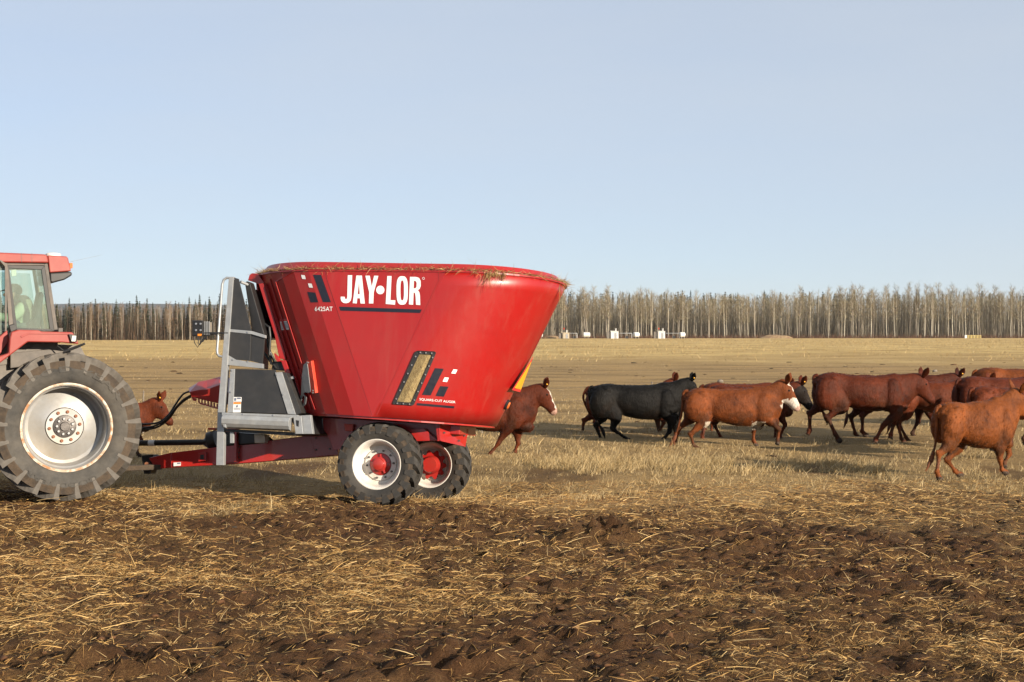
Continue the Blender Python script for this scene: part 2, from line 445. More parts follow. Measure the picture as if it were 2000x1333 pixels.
def ground_mat():
    m, nt, b = new_mat('pasture_ground')
    st = N(nt, 'ShaderNodeAttribute', attribute_name='straw'); fd = N(nt, 'ShaderNodeAttribute', attribute_name='field')
    geo = N(nt, 'ShaderNodeNewGeometry'); sep = N(nt, 'ShaderNodeSeparateXYZ'); nt.links.new(geo.outputs['Position'], sep.inputs[0])
    # soil
    a = noise_node(nt, 5, 8, .7); soil = ramp(nt, a.outputs[0], [(.3, (.030, .015, .007)), (.5, (.105, .050, .021)), (.72, (.19, .100, .042))])
    # litter: short bright fibres over soil
    fib = noise_node(nt, 60, 5, .75, stretch=(1, 1.6, 1), dist=1.5)
    lit = ramp(nt, fib.outputs[0], [(.40, (.050, .025, .011)), (.54, (.18, .100, .038)), (.72, (.44, .285, .11))])
    c = mixc(nt, st.outputs['Fac'], soil.outputs[0], lit.outputs[0])
    # cropped dry pasture
    g1 = noise_node(nt, 9, 8, .75, stretch=(1, 2.2, 1)); g2 = noise_node(nt, .22, 5, .6, stretch=(.5, 1.6, 1)); g3 = noise_node(nt, .02, 6, .65, stretch=(.6, 1.3, 1))
    p1 = ramp(nt, g1.outputs[0], [(.28, (.17, .105, .046)), (.5, (.37, .250, .112)), (.75, (.53, .375, .178))])
    p2 = ramp(nt, g2.outputs[0], [(.3, (.50, .46, .42)), (.5, (.98, .97, .95)), (.75, (1.30, 1.24, 1.12))], True)
    past = mixc(nt, 1.0, p1.outputs[0], p2.outputs[0], 'MULTIPLY')
    # tall pale grass on the far half of the field
    far = N(nt, 'ShaderNodeMapRange'); far.inputs[1].default_value = 95; far.inputs[2].default_value = 150
    ad = N(nt, 'ShaderNodeMath', operation='MULTIPLY_ADD'); ad.inputs[1].default_value = 170; nt.links.new(g3.outputs[0], ad.inputs[0])
    sb = N(nt, 'ShaderNodeMath', operation='SUBTRACT'); sb.inputs[1].default_value = 85
    nt.links.new(sep.outputs['Y'], ad.inputs[2]); nt.links.new(ad.outputs[0], sb.inputs[0]); nt.links.new(sb.outputs[0], far.inputs[0])
    t1 = ramp(nt, g3.outputs[0], [(.3, (.46, .31, .12)), (.5, (.62, .44, .18)), (.7, (.68, .50, .22))])
    t1b = noise_node(nt, .35, 6, .7, stretch=(.4, .4, 1)); t1c = ramp(nt, t1b.outputs[0], [(.3, (.45, .40, .34)), (.55, (1, 1, 1))], True)
    tall = mixc(nt, 1.0, t1.outputs[0], t1c.outputs[0], 'MULTIPLY')
    past2 = mixc(nt, far.outputs[0], past, tall)
    c2 = mixc(nt, fd.outputs['Fac'], c, past2)
    nt.links.new(c2, b.inputs['Base Color'])
    b.inputs['Roughness'].default_value = .95; b.inputs['Specular IOR Level'].default_value = .15
    bn = noise_node(nt, 28, 8, .75)
    bump(nt, b, bn.outputs[0], 1.0, .06)
    return m
MT['ground'] = ground_mat()
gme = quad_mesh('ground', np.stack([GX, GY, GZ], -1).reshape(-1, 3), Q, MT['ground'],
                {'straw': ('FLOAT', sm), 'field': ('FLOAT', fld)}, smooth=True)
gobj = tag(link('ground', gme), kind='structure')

# far blue hills beyond the woods
def hills():
    xs = np.linspace(-4200, 4200, 160); V = []; Qd = []
    prof = 120 + 40 * (fbm(xs * .0009, xs * 0 + 2.2, 4, 101) - .5)
    prof = prof * (1 - .35 * sstep(-200, 1500, xs))
    for k, (yy, zz) in enumerate(((5200, 0.0), (5700, .62), (6200, 1.0), (6800, .75), (7400, 0))):
        V += [(x, yy + 120 * math.sin(x * .002 + k), -3 + p * zz + (6 * math.sin(x * .01 + k) if 0 < zz < 1 else 0)) for x, p in zip(xs, prof)]
    n = len(xs)
    for r in range(4):
        for i in range(n - 1): Qd.append((r * n + i, r * n + i + 1, (r + 1) * n + i + 1, (r + 1) * n + i))
    m = worn('wooded_hillside', (.030, .036, .022), (.052, .050, .034), .01, .95)
    return tag(link('hills', quad_mesh('hills', V, Qd, m, smooth=True)), kind='structure')
hills()

# ------------------------------------------------------------------ strands (straw, grass, twigs)
def strands(P, D, L, W, bend, cols, seg=2):
    """Ribbon strands: base P, direction D, length L, width W, bend vector, colour per strand."""
    n = len(P); D = D / np.linalg.norm(D, axis=1, keepdims=True)
    r = rng.normal(size=(n, 3)); S = np.cross(D, r); S /= np.linalg.norm(S, axis=1, keepdims=True) + 1e-9
    rows = []
    for k in range(seg + 1):
        t = k / seg
        c = P + D * (L * t)[:, None] + bend * (L * t * t)[:, None]
        w = S * (W * (1 - .75 * t * t) * .5)[:, None]
        rows += [c - w, c + w]
    V = np.stack(rows, 1).reshape(-1, 3)
    b0 = np.arange(n)[:, None] * (2 * seg + 2)
    Qs = np.concatenate([b0 + np.array([[2 * k, 2 * k + 1, 2 * k + 3, 2 * k + 2]]) for k in range(seg)], 0)
    C = np.repeat(np.concatenate([cols, np.ones((n, 1))], 1), 2 * seg + 2, axis=0)
    return V, Qs, C
def join(parts):
    V = []; Qs = []; C = []; o = 0
    for v, q, c in parts: V.append(v); Qs.append(q + o); C.append(c); o += len(v)
    return np.concatenate(V), np.concatenate(Qs), np.concatenate(C)
def wedge(n, d0, d1, half=.40, pw=1.0):
    """Random ground points in the strip that the camera and its neighbours look over."""
    u = rng.random(n); d = np.sqrt(d0 ** 2 + (d1 ** 2 - d0 ** 2) * u ** pw)
    x = (rng.random(n) * 2 - 1) * (half * d + 1.6)
    return x, d
STRAWC = np.array([(.54, .345, .13), (.62, .43, .19), (.42, .255, .09), (.66, .49, .25), (.30, .17, .062), (.22, .115, .045), (.36, .21, .075), (.17, .085, .035)])
GRASSC = np.array([(.52, .375, .175), (.63, .475, .245), (.43, .30, .13), (.70, .55, .31), (.36, .25, .11)])
def pick(pal, n, dark=.25):
    c = pal[rng.integers(0, len(pal), n)]; return c * (1 - dark * rng.random((n, 1)))

def lying(n, d0, d1, lo, hi, w, thr, up=.25, pal=STRAWC, z0=.004, lift=.02, seg=2, pw=1.0):
    x, y = wedge(n, d0, d1, pw=pw); s, f = straw_mask(x, y)
    k = rng.random(n) < np.clip((s - thr) / (.95 - thr), .15, 1) * (1 - .55 * f)
    x = x[k]; y = y[k]; n = len(x); a = rng.random(n) * 2 * math.pi
    L = lo + (hi - lo) * rng.random(n) ** 1.8
    D = np.stack([np.cos(a), np.sin(a), up * rng.normal(size=n)], 1)
    x0 = x - np.cos(a) * L * .5; y0 = y - np.sin(a) * L * .5
    x1 = x + np.cos(a) * L * .5; y1 = y + np.sin(a) * L * .5
    za = ground_z(x0, y0); zb = ground_z(x1, y1); zm = ground_z(x, y)
    D[:, 2] = (zb - za) / L + up * np.abs(rng.normal(size=n))
    z = np.maximum(za, zm - D[:, 2] * L * .5) + z0 + lift * rng.random(n)
    B = rng.normal(size=(n, 3)) * .14; B[:, 2] = -np.abs(B[:, 2]) * .8
    return strands(np.stack([x0, y0, z], 1), D, L, w * (.6 + .8 * rng.random(n)), B, pick(pal, n), seg)
litter = join([lying(140000, 7.5, 13, .02, .10, .0030, .18), lying(125000, 11, 22, .03, .13, .0044, .15),
               lying(4200, 7.5, 20, .12, .40, .0048, .30, up=.22, pal=STRAWC[[0, 1, 3, 2, 1]] * 1.05, z0=.012, lift=.05, seg=3)])
tag(link('straw_litter', quad_mesh('straw_litter', litter[0], litter[1], MT['straw'], {'tint': ('FLOAT_COLOR', np.clip(litter[2] * [1.28, 1.24, 1.15, 1], 0, 1))})),
    'loose golden straw strewn over the churned soil in front', 'straw', kind='stuff')

def standing(cx, cy, cnt, hl, hh, spread, w, pal=GRASSC, lean=.35, seg=2):
    n = len(cx); i = np.repeat(np.arange(n), cnt); m = len(i)
    h0 = (hl + (hh - hl) * rng.random(n) ** 2)[i] * (.5 + .6 * rng.random(m))
    x = cx[i] + rng.normal(size=m) * spread; y = cy[i] + rng.normal(size=m) * spread
    wind = np.array([.12, 0, 0])
    D = np.stack([rng.normal(size=m) * lean, rng.normal(size=m) * lean, np.ones(m)], 1) + wind
    B = np.stack([rng.normal(size=m) * .3 + .08, rng.normal(size=m) * .3, -.18 * rng.random(m)], 1)
    z = ground_z(x, y) - .01
    tone = (.62 + .62 * rng.random(n))[i][:, None]
    return strands(np.stack([x, y, z], 1), D, h0, w * (.7 + .6 * rng.random(m)), B, pick(pal, m) * tone, seg)
def tufts(n, d0, d1, thr_noise, fmin=.35, sc=.7, seed=131):
    x, y = wedge(n, d0, d1, .42); s, f = straw_mask(x, y)
    k = (f > fmin) & ~((np.abs(x + 1.4) < 1.3) & (y > 16.6) & (y < 19.2)) & ~((np.abs(x + 5.9) < 1.2) & (y > 16.5) & (y < 19)) & (fbm(x * sc, y * sc * .8, 3, seed) > thr_noise - .25 * rng.random(n))
    return x[k], y[k]
parts = []
x, y = tufts(4600, 15.5, 30, .60); parts.append(standing(x, y, 13, .05, .21, .06, .0062))
x, y = tufts(4200, 26, 50, .60); parts.append(standing(x, y, 9, .06, .22, .09, .0105))
x, y = wedge(30000, 16, 30, .42); s, f = straw_mask(x, y); k = f > rng.random(len(x)); parts.append(standing(x[k], y[k], 2, .03, .09, .04, .006, lean=.9, seg=1))
x, y = wedge(22000, 28, 60, .42); parts.append(standing(x, y, 2, .03, .10, .06, .011, lean=.9, seg=1))
x, y = wedge(14000, 55, 150, .42); k = fbm(x * .12, y * .05, 3, 171) > .5 - .2 * rng.random(len(x)); parts.append(standing(x[k], y[k], 2, .05, .16, .12, .022, GRASSC * .8, lean=.9, seg=1))
x, y = wedge(900, 8, 19, .4); parts.append(standing(x, y, 5, .04, .16, .03, .0045, STRAWC, .5))
x, y = wedge(16000, 110, 395, .46); k = fbm(x * .03, y * .012, 3, 181) > .46 - .2 * rng.random(len(x)); parts.append(standing(x[k], y[k], 2, .18, .55, .25, .05, GRASSC * np.array([1.0, .98, .9]), lean=.4, seg=1))
# the taller pale fringe in front of the herd
fx = rng.uniform(.2, 6.2, 900); fy = 24.6 + .9 * rng.normal(size=900) * .8 - .12 * (fx - 3); k = fbm(fx * 1.4, fy * 1.1, 3, 7) > .42
parts.append(standing(fx[k], fy[k], 18, .10, .27, .07, .0065, GRASSC * 1.08, .3))
pg = join(parts)
tag(link('dry_grass', quad_mesh('dry_grass', pg[0], pg[1], MT['straw'], {'tint': ('FLOAT_COLOR', pg[2])})),
    'pale dry grass tufts and stubble across the pasture', 'grass', kind='stuff')

# ------------------------------------------------------------------ clods of soil and dung
def clod_field(n, d0, d1, lo, hi, keep, palette, flat=.7, half=.4):
    ico = bmesh.new(); bmesh.ops.create_icosphere(ico, subdivisions=1, radius=1)
    base = np.array([v.co[:] for v in ico.verts]); tri = np.array([[v.index for v in f.verts] for f in ico.faces]); ico.free()
    x, y = wedge(n, d0, d1, half); s, f = straw_mask(x, y); k = keep(s, f, x, y); x = x[k]; y = y[k]; n = len(x)
    r = lo + (hi - lo) * rng.random(n) ** 3; z = ground_z(x, y)
    V = []; Cc = []; T = []
    for i in range(n):
        b = base * (1 + .30 * rng.normal(size=(len(base), 1))) + .14 * rng.normal(size=base.shape)
        sc = r[i] * np.array([1 + .5 * rng.random(), 1 + .5 * rng.random(), flat * (.6 + .6 * rng.random())])
        a = rng.random() * 6.28; ca, sa = math.cos(a), math.sin(a)
        v = b * sc; v = np.stack([v[:, 0] * ca - v[:, 1] * sa, v[:, 0] * sa + v[:, 1] * ca, v[:, 2]], 1) + [x[i], y[i], z[i] + r[i] * flat * .25]
        V.append(v); T.append(tri + i * len(base)); c = palette[rng.integers(len(palette))] * (.45 + .45 * rng.random())
        Cc.append(np.tile([*c, 1], (len(base), 1)))
    return np.concatenate(V), np.concatenate(T), np.concatenate(Cc)
SOILC = np.array([(.085, .040, .018), (.055, .026, .012), (.13, .062, .027), (.15, .070, .032), (.035, .019, .011), (.05, .04, .03)])[[0, 1, 2, 3, 4, 0, 1, 2, 3, 4, 0, 1, 2, 3, 4, 5]]
cl = clod_field(12000, 7.6, 19.5, .004, .028, lambda s, f, x, y: (rng.random(len(s)) > s * .9) & (f < .6), SOILC, .6)
tag(link('soil_clods', quad_mesh('soil_clods', cl[0], cl[1], MT['clod'], {'tint': ('FLOAT_COLOR', cl[2])}, smooth=False)),
    'dark brown clods of broken soil among the straw', 'soil', kind='stuff')
cl = clod_field(260, 24, 110, .04, .17, lambda s, f, x, y: rng.random(len(s)) < .8, SOILC * .8, .32, .42)
tag(link('dung_pats', quad_mesh('dung_pats', cl[0], cl[1], MT['clod'], {'tint': ('FLOAT_COLOR', cl[2])}, smooth=True)),
    'dark dried dung pats scattered over the pasture behind', 'dung', kind='stuff')
# ------------------------------------------------------------------ wheels
def lug_mesh(name, Rr, W, depth, side, sweep, wid, over, mat):
    """One tread lug from the shoulder to just past the middle, around angle 0 (top)."""
    b = MB(); st = []
    for k in range(5):
        s = k / 4
        y = side * (-W * .505 + s * W * .56)
        th = sweep * (s ** .85) * R(1)
        top = Rr - (0.012 if k == 0 else 0) - .02 * (abs(y) / (W * .5)) ** 2
        bot = Rr - depth - .03 - (over if k == 0 else 0)
        w0 = wid * (1.0 + .35 * (1 - s)); w1 = w0 * (.62 if k == 0 else 1.35)
        ring = []
        for r_, ww, sg in ((bot, w1, -1), (top, w0, -1), (top, w0, 1), (bot, w1, 1)):
            a = th + sg * ww * .5 / Rr
            yy = y - side * (0.0 if r_ == top else .010)
            ring.append((math.sin(a) * r_, yy, math.cos(a) * r_))
        st.append(ring)
    b.loft(st)
    return b.build(name, mat, mesh_only=True)

def sidewall_text(body, parent, mat, r, cap, y, ang0, ang1, name='raised_lettering'):
    V, Fc = text_mesh(body, bold=.01); out = []
    for u, v in V:
        a = R(ang0 + (ang1 - ang0) * u); rr = r + cap * v
        out.append((math.sin(a) * rr, y, math.cos(a) * rr))
    me = raw_mesh(name, out, Fc, mat, fix=False)
    o = link(name, me, parent); s = o.modifiers.new('thick', 'SOLIDIFY'); s.thickness = .006; s.offset = 0
    return o

def wheel(parent, c, Rr, W, rim, lug_n, depth, sweep, wid, over, m_tyre, m_lug, label=None):
    """Tyre carcass as the part 'wheel', with each lug as a sub-part; outer face towards -Y."""
    h = Rr - rim; t = MB(); rc = Rr - depth
    prof = [(rim - .02, -W * .36), (rim + .01, -W * .42), (rim + .05 * h, -W * .44), (rim + .25 * h, -W * .49), (rim + .5 * h, -W * .515), (rim + .56 * h, -W * .517),
            (rim + .58 * h, -W * .510), (rim + .75 * h, -W * .50), (rc - .075, -W * .475), (rc - .035, -W * .42), (rc - .004, -W * .2), (rc + .004, 0)]
    prof = prof + [(r_, -y) for r_, y in prof[-2::-1]]
    t.lathe(prof, 72)
    w = t.build('wheel', m_tyre, parent, smooth=True, loc=c)
    w.data.materials.append(MT['tread_mud'])
    for p_ in w.data.polygons:
        if math.hypot(p_.center.x, p_.center.z) > rc - .062 - over * .42: p_.material_index = 1
    if label: w['label'] = label
    for side in (1, -1):
        me = lug_mesh('lug', Rr, W, depth, side, sweep, wid, over, m_lug)
        for k in range(lug_n):
            o = link('lug', me, w, rot=(0, 2 * math.pi * (k + (.5 if side < 0 else 0)) / lug_n, 0))
    return w

def ring_of(parent, me, n, r, y, name, a0=0.0, c=(0, 0, 0)):
    for k in range(n):
        a = 2 * math.pi * k / n + a0
        link(name, me, parent, loc=(c[0] + r * math.cos(a), y, c[2] + r * math.sin(a)))
def hexbolt(r, l, mat, name='bolt', n=6):
    return MB().lathe([(0.0001, -l), (r * .8, -l), (r, -l * .75), (r, 0), (0.0001, 0)], n).build(name, mat, mesh_only=True)

# ------------------------------------------------------------------ feed mixer
MXF = Frame((737, 908), 18.1, (0, -1.12, .52), -5.0, 3.0, -11.0)
mx = empty('feed_mixer', MXF.M, 'red vertical feed mixer wagon with white lettering hitched behind the tractor', 'feed mixer')
def mpoly(name, pts, Y0, Y1, mat, parent=None, bevel=.004, label=None):
    o = MB().prism(MXF.p2(pts, Y0), Y0, Y1).build(name, mat, parent or mx, bevel=bevel)
    if label: o['label'] = label
    return o
def mtube(name, pts, r, mat, parent=None, n=10, smooth=True):
    """pts: (pixel x, pixel y, local Y)."""
    return MB().tube([MXF.at(*p) for p in pts], r, n).build(name, mat, parent or mx, smooth=smooth)

# tub: round floor, long oval top, a flat triangle on each side
TX, RB, RT, TS, ZB, ZT = -.085, 1.33, 1.32, .80, 1.12, 2.985
APEX = R(5)
def tub_ring(t, off=0.0, n_f=16, n_r=26):
    """Outline of the tub at height fraction t: rear half, then front half (counted from the far side)."""
    pts = []
    def P(a, s):
        ab = a if abs(abs(a) - math.pi / 2) > 1e-6 else a
        rb = RB + off; rt = RT + off
        b = (TX + rb * math.cos(ab) + .02, rb * math.sin(ab), ZB)
        q = (TX + .05 + s * TS + rt * math.cos(a), rt * math.sin(a))
        zt = ZT + .035 * (q[0] - TX)
        return Vector((b[0] * (1 - t) + q[0] * t, b[1] * (1 - t) + q[1] * t, b[2] * (1 - t) + zt * t))
    for k in range(n_r + 1): pts.append(P(math.pi / 2 - math.pi * k / n_r, 1))
    for k in range(n_f + 1): pts.append(P(-math.pi / 2 - math.pi * k / n_f, -1))
    return pts
NR, NF = 26, 18
def tub_shell(t0, t1, off, rows, name, mat, thick, parent):
    V = []; Fc = []; n = NR + NF + 2
    for r_ in range(rows + 1):
        V += tub_ring(t0 + (t1 - t0) * r_ / rows, off, NF, NR)
    for r_ in range(rows):
        for k in range(n):
            a = r_ * n + k; b = r_ * n + (k + 1) % n
            Fc.append((a, b, b + n, a + n))
    me = raw_mesh(name, V, Fc, mat, fix=False)
    sm_ = [((i % n) < NR) for i in range(len(Fc))]
    me.polygons.foreach_set('use_smooth', sm_)
    o = link(name, me, parent)
    s = o.modifiers.new('thick', 'SOLIDIFY'); s.thickness = thick; s.offset = 1
    return o, V, Fc
tub, TV, TF = tub_shell(0, 1, 0, 10, 'tub', MT['red'], .012, mx)
bvh = BVHTree.FromPolygons([Vector(v) for v in TV], TF)
# floor, lip and the inner retention collar
fl = MB(); ring = tub_ring(0.0, -.03, NF, NR); fl.add([(p.x, p.y, p.z + .012) for p in ring] + [(p.x, p.y, p.z - .028) for p in ring],
     [list(range(len(ring))), list(range(2 * len(ring) - 1, len(ring) - 1, -1))] + [(i, (i + 1) % len(ring), len(ring) + (i + 1) % len(ring), len(ring) + i) for i in range(len(ring))])
fl.build('floor_plate', MT['red_frame'], tub)
lp = []
for off, dzv in ((.003, -.018), (.012, -.016), (.012, .004), (-.03, .004)):
    lp.append([p + Vector((0, 0, dzv)) for p in tub_ring(1.0, off, NF, NR)])
nL = len(lp[0]); lip = MB(); lip.add([p for r_ in lp for p in r_], [(i * nL + k, i * nL + (k + 1) % nL, (i + 1) * nL + (k + 1) % nL, (i + 1) * nL + k) for i in range(3) for k in range(nL)])
lip.build('rim_lip', MT['red'], tub)
cr = []
for off, dzv in ((-.035, .003), (-.115, .105), (-.135, .105), (-.06, -.10)):
    cr.append([p + Vector((0, 0, dzv + .03 * max(0, -(p.x - TX) / 2))) for p in tub_ring(1.0, off, NF, NR)])
cb = MB(); cb.add([p for r_ in cr for p in r_], [(i * nL + k, i * nL + (k + 1) % nL, (i + 1) * nL + (k + 1) % nL, (i + 1) * nL + k) for i in range(3) for k in range(nL)])
cb.build('retention_collar', MT['red'], tub, smooth=True)

def on_tub(x, y, off=.004):
    d = MXF.ray(x, y); h = bvh.ray_cast(MXF.o, d)
    if h[0] is None:
        h = bvh.find_nearest(MXF.o + d * 18.3)
    p, nr = h[0], h[1]
    if nr.dot(d) > 0: nr = -nr
    return p + nr * off, nr
def Z3(x, y): return (490 + x / 3.226, 490 + y / 3.226)
def decal_grid(name, quad, mat, nu=6, nv=6, off=.004, parent=None):
    """A vinyl quad (corners a, b, c, d in pixels) laid on the curved tub."""
    a, b, c, d = quad; V = []; Fc = []
    for j in range(nv + 1):
        for i in range(nu + 1):
            u = i / nu; v = j / nv
            x = (a[0] * (1 - u) + b[0] * u) * (1 - v) + (d[0] * (1 - u) + c[0] * u) * v
            y = (a[1] * (1 - u) + b[1] * u) * (1 - v) + (d[1] * (1 - u) + c[1] * u) * v
            V.append(on_tub(x, y, off)[0])
    for j in range(nv):
        for i in range(nu): k = j * (nu + 1) + i; Fc.append((k, k + 1, k + nu + 2, k + nu + 1))
    me = raw_mesh(name, V, Fc, mat); return link(name, me, parent or tub)
def decal_poly(name, loops, mat, off=.004, parent=None):
    """Flat vinyl outline (first loop) with holes, laid on the tub."""
    L = [[Vector((x, y, 0)) for x, y in lp_] for lp_ in loops]
    tri = tessellate_polygon(L); flat = [p for lp_ in L for p in lp_]
    V = [on_tub(p.x, p.y, off)[0] for p in flat]
    me = raw_mesh(name, V, [tuple(t) for t in tri], mat); return link(name, me, parent or tub)
def decal_text(name, body, p0, p1, capx, mat, off=.004, bold=.004, parent=None):
    V, Fc = text_mesh(body, bold=bold); out = []
    for u, v in V:
        x = p0[0] + (p1[0] - p0[0]) * u; y = p0[1] + (p1[1] - p0[1]) * u - capx * v
        out.append(on_tub(x, y, off)[0])
    return link(name, raw_mesh(name, out, Fc, mat), parent or tub)
def z3s(*pts): return [Z3(*p) for p in pts]
def oval(cx, cy, rx, ry, pw=2.6, n=28):
    o = []
    for k in range(n):
        a = 2 * math.pi * k / n; ca, sa = math.cos(a), math.sin(a)
        o.append((cx + rx * abs(ca) ** (2 / pw) * (1 if ca > 0 else -1), cy + ry * abs(sa) ** (2 / pw) * (1 if sa > 0 else -1)))
    return o
LETTERS = {
 'J': [[(611, 155), (639, 155), (635, 292), (630, 314), (618, 327), (600, 332), (583, 329), (571, 319), (566, 302), (567, 290), (592, 291), (594, 303), (600, 306), (606, 302), (608, 290)]],
 'A': [[(665, 157), (700, 157), (719, 334), (691, 333), (688, 301), (671, 300), (668, 333), (642, 331)], [(682, 198), (674, 274), (686, 275)]],
 'Y': [[(722, 158), (750, 158), (762, 226), (777, 158), (804, 159), (775, 262), (772, 333), (744, 333), (746, 262)]],
 'dot': [oval(816, 248, 26, 27, 2.0)],
 'L': [[(860, 160), (887, 160), (880, 312), (911, 313), (909, 341), (850, 336)]],
 'O': [oval(954, 251, 36, 90, 3.0, 40), oval(954, 251, 11, 63, 3.0, 32)],
 'R': [[(1003, 165), (1042, 166), (1060, 172), (1070, 190), (1071, 222), (1065, 240), (1053, 250), (1062, 262), (1066, 285), (1068, 343), (1041, 341), (1038, 290), (1035, 268), (1026, 263), (1023, 341), (996, 339)], [(1028, 190), (1039, 192), (1045, 203), (1044, 228), (1038, 237), (1026, 238)]],
}
for k_, loops in LETTERS.items():
    decal_poly('letter' if k_ != 'dot' else 'letter_dot', [z3s(*l) for l in loops], MT['white_vinyl'])
decal_poly('registered_mark', [z3s(*oval(1088, 175, 7.5, 8, 2)), z3s(*oval(1088, 175, 5.6, 6, 2))], MT['white_vinyl'])
decal_grid('underline_stripe', z3s((557, 353), (1077, 371), (1067, 393), (565, 378)), MT['navy'], 8, 1)
for q in (((317, 153), (341, 155), (347, 180), (324, 178)), ((360, 206), (384, 208), (392, 234), (368, 232)), ((1276, 747), (1301, 750), (1289, 775), (1262, 773)), ((1220, 798), (1247, 800), (1235, 828), (1208, 824))):
    decal_grid('white_emblem_square', z3s(*q), MT['white_vinyl'], 3, 3)
for q in (((357, 260), (407, 264), (425, 325), (378, 326)), ((393, 152), (443, 153), (505, 325), (455, 324)), ((1160, 740), (1215, 744), (1132, 912), (1078, 908)), ((1193, 853), (1245, 857), (1215, 920), (1163, 915))):
    decal_grid('dark_emblem_bar', z3s(*q), MT['navy'], 6, 8)
decal_text('model_number', '6425AT', Z3(404, 381), Z3(516, 381), 28 / 3.226, MT['white_vinyl'])
decal_text('lettering', 'SQUARE-CUT AUGER', Z3(1062, 945), Z3(1288, 964), 17 / 3.226, MT['white_vinyl'])
decal_grid('underline_stripe', z3s((1047, 960), (1282, 980), (1278, 994), (1044, 974)), MT['navy'], 8, 1)
# panel seams: narrow welded laps
for a, b in (((456, 105), (765, 1036)), ((1217, 118), (790, 1038))):
    (x0, y0), (x1, y1) = Z3(*a), Z3(*b)
    decal_grid('seam', [(x0, y0), (x0 + 1.3, y0), (x1 + 1.3, y1), (x1, y1)], MT['red_frame'], 1, 14, off=.005)
# window in the tub with hay behind it
wo = z3s((1040, 630), (1170, 637), (1025, 977), (890, 968)); wi = z3s((1062, 652), (1142, 656), (1010, 958), (920, 952))
def rounded(q, r=.12, n=5):
    out = []
    for i in range(4):
        p0 = Vector(q[i - 1]); p = Vector(q[i]); p1 = Vector(q[(i + 1) % 4])
        l = min((p0 - p).length, (p1 - p).length) * r
        a = p + (p0 - p).normalized() * l; b = p + (p1 - p).normalized() * l
        for k in range(n + 1):
            t = k / n; w = a * (1 - t) ** 2 + p * 2 * t * (1 - t) + b * t * t; out.append((w.x, w.y))
    return out
def hay_mat():
    m, nt, b = new_mat('packed_hay')
    n = noise_node(nt, 55, 6, .75, stretch=(1, 1, .45), dist=1.2)
    r = ramp(nt, n.outputs[0], [(.30, (.11, .070, .028)), (.48, (.38, .27, .12)), (.66, (.58, .45, .22))])
    nt.links.new(r.outputs[0], b.inputs['Base Color']); b.inputs['Roughness'].default_value = .9
    bump(nt, b, n.outputs[0], .9, .02); return m
MT['hay'] = hay_mat()
def glass_mat(name, tint, dusty, dustc):
    m, nt, b = new_mat(name); nt.nodes.remove(b)
    tr = N(nt, 'ShaderNodeBsdfTransparent'); tr.inputs[0].default_value = (*tint, 1)
    gl = N(nt, 'ShaderNodeBsdfGlossy'); gl.inputs['Roughness'].default_value = .03
    df = N(nt, 'ShaderNodeBsdfDiffuse'); df.inputs[0].default_value = (*dustc, 1)
    lw = N(nt, 'ShaderNodeLayerWeight'); lw.inputs[0].default_value = .25; fr = N(nt, 'ShaderNodeMath', operation='MULTIPLY'); fr.inputs[1].default_value = .55; nt.links.new(lw.outputs['Fresnel'], fr.inputs[0])
    n = noise_node(nt, 3.0, 6, .7, stretch=(1, 1, .35)); r = ramp(nt, n.outputs[0], [(.3, dusty * .35), (.75, dusty)])
    m1 = N(nt, 'ShaderNodeMixShader'); nt.links.new(r.outputs[0], m1.inputs[0]); nt.links.new(tr.outputs[0], m1.inputs[1]); nt.links.new(df.outputs[0], m1.inputs[2])
    m2 = N(nt, 'ShaderNodeMixShader'); nt.links.new(fr.outputs[0], m2.inputs[0]); nt.links.new(m1.outputs[0], m2.inputs[1]); nt.links.new(gl.outputs[0], m2.inputs[2])
    nt.links.new(m2.outputs[0], nt.nodes['Material Output'].inputs[0]); return m
MT['pane'] = glass_mat('clear_pane', (.95, .95, .93), .06, (.5, .42, .3))
MT['cab_glass'] = glass_mat('dusty_cab_glass', (.82, .92, .89), .22, (.50, .54, .47))
wf = decal_poly('window_frame', [rounded(wo), rounded(wi, .05)[::1]], MT['black'], off=.012)
sf = wf.modifiers.new('thick', 'SOLIDIFY'); sf.thickness = .016; sf.offset = 0
decal_grid('window_hay', wi, MT['hay'], 6, 14, off=.003)
decal_grid('window_pane', wi, MT['pane'], 6, 14, off=.008)
bm_ = hexbolt(.011, .010, MT['bolt'])
def bolt_at(x, y, off, parent=None, mesh=None):
    p, nr = on_tub(x, y, off); o = link('bolt', mesh or bm_, parent or tub, loc=p)
    o.rotation_mode = 'QUATERNION'; o.rotation_quaternion = nr.to_track_quat('-Y', 'Z'); return o
wm = [(((Vector(a) + Vector(b)) / 2)) for a, b in zip(wo, wi)]
for i in range(4):
    a, b = wm[i], wm[(i + 1) % 4]; nb = 6 if i % 2 else 3
    for k in range(nb):
        q = a.lerp(b, (k + .5) / nb); bolt_at(q.x, q.y, .024, wf)
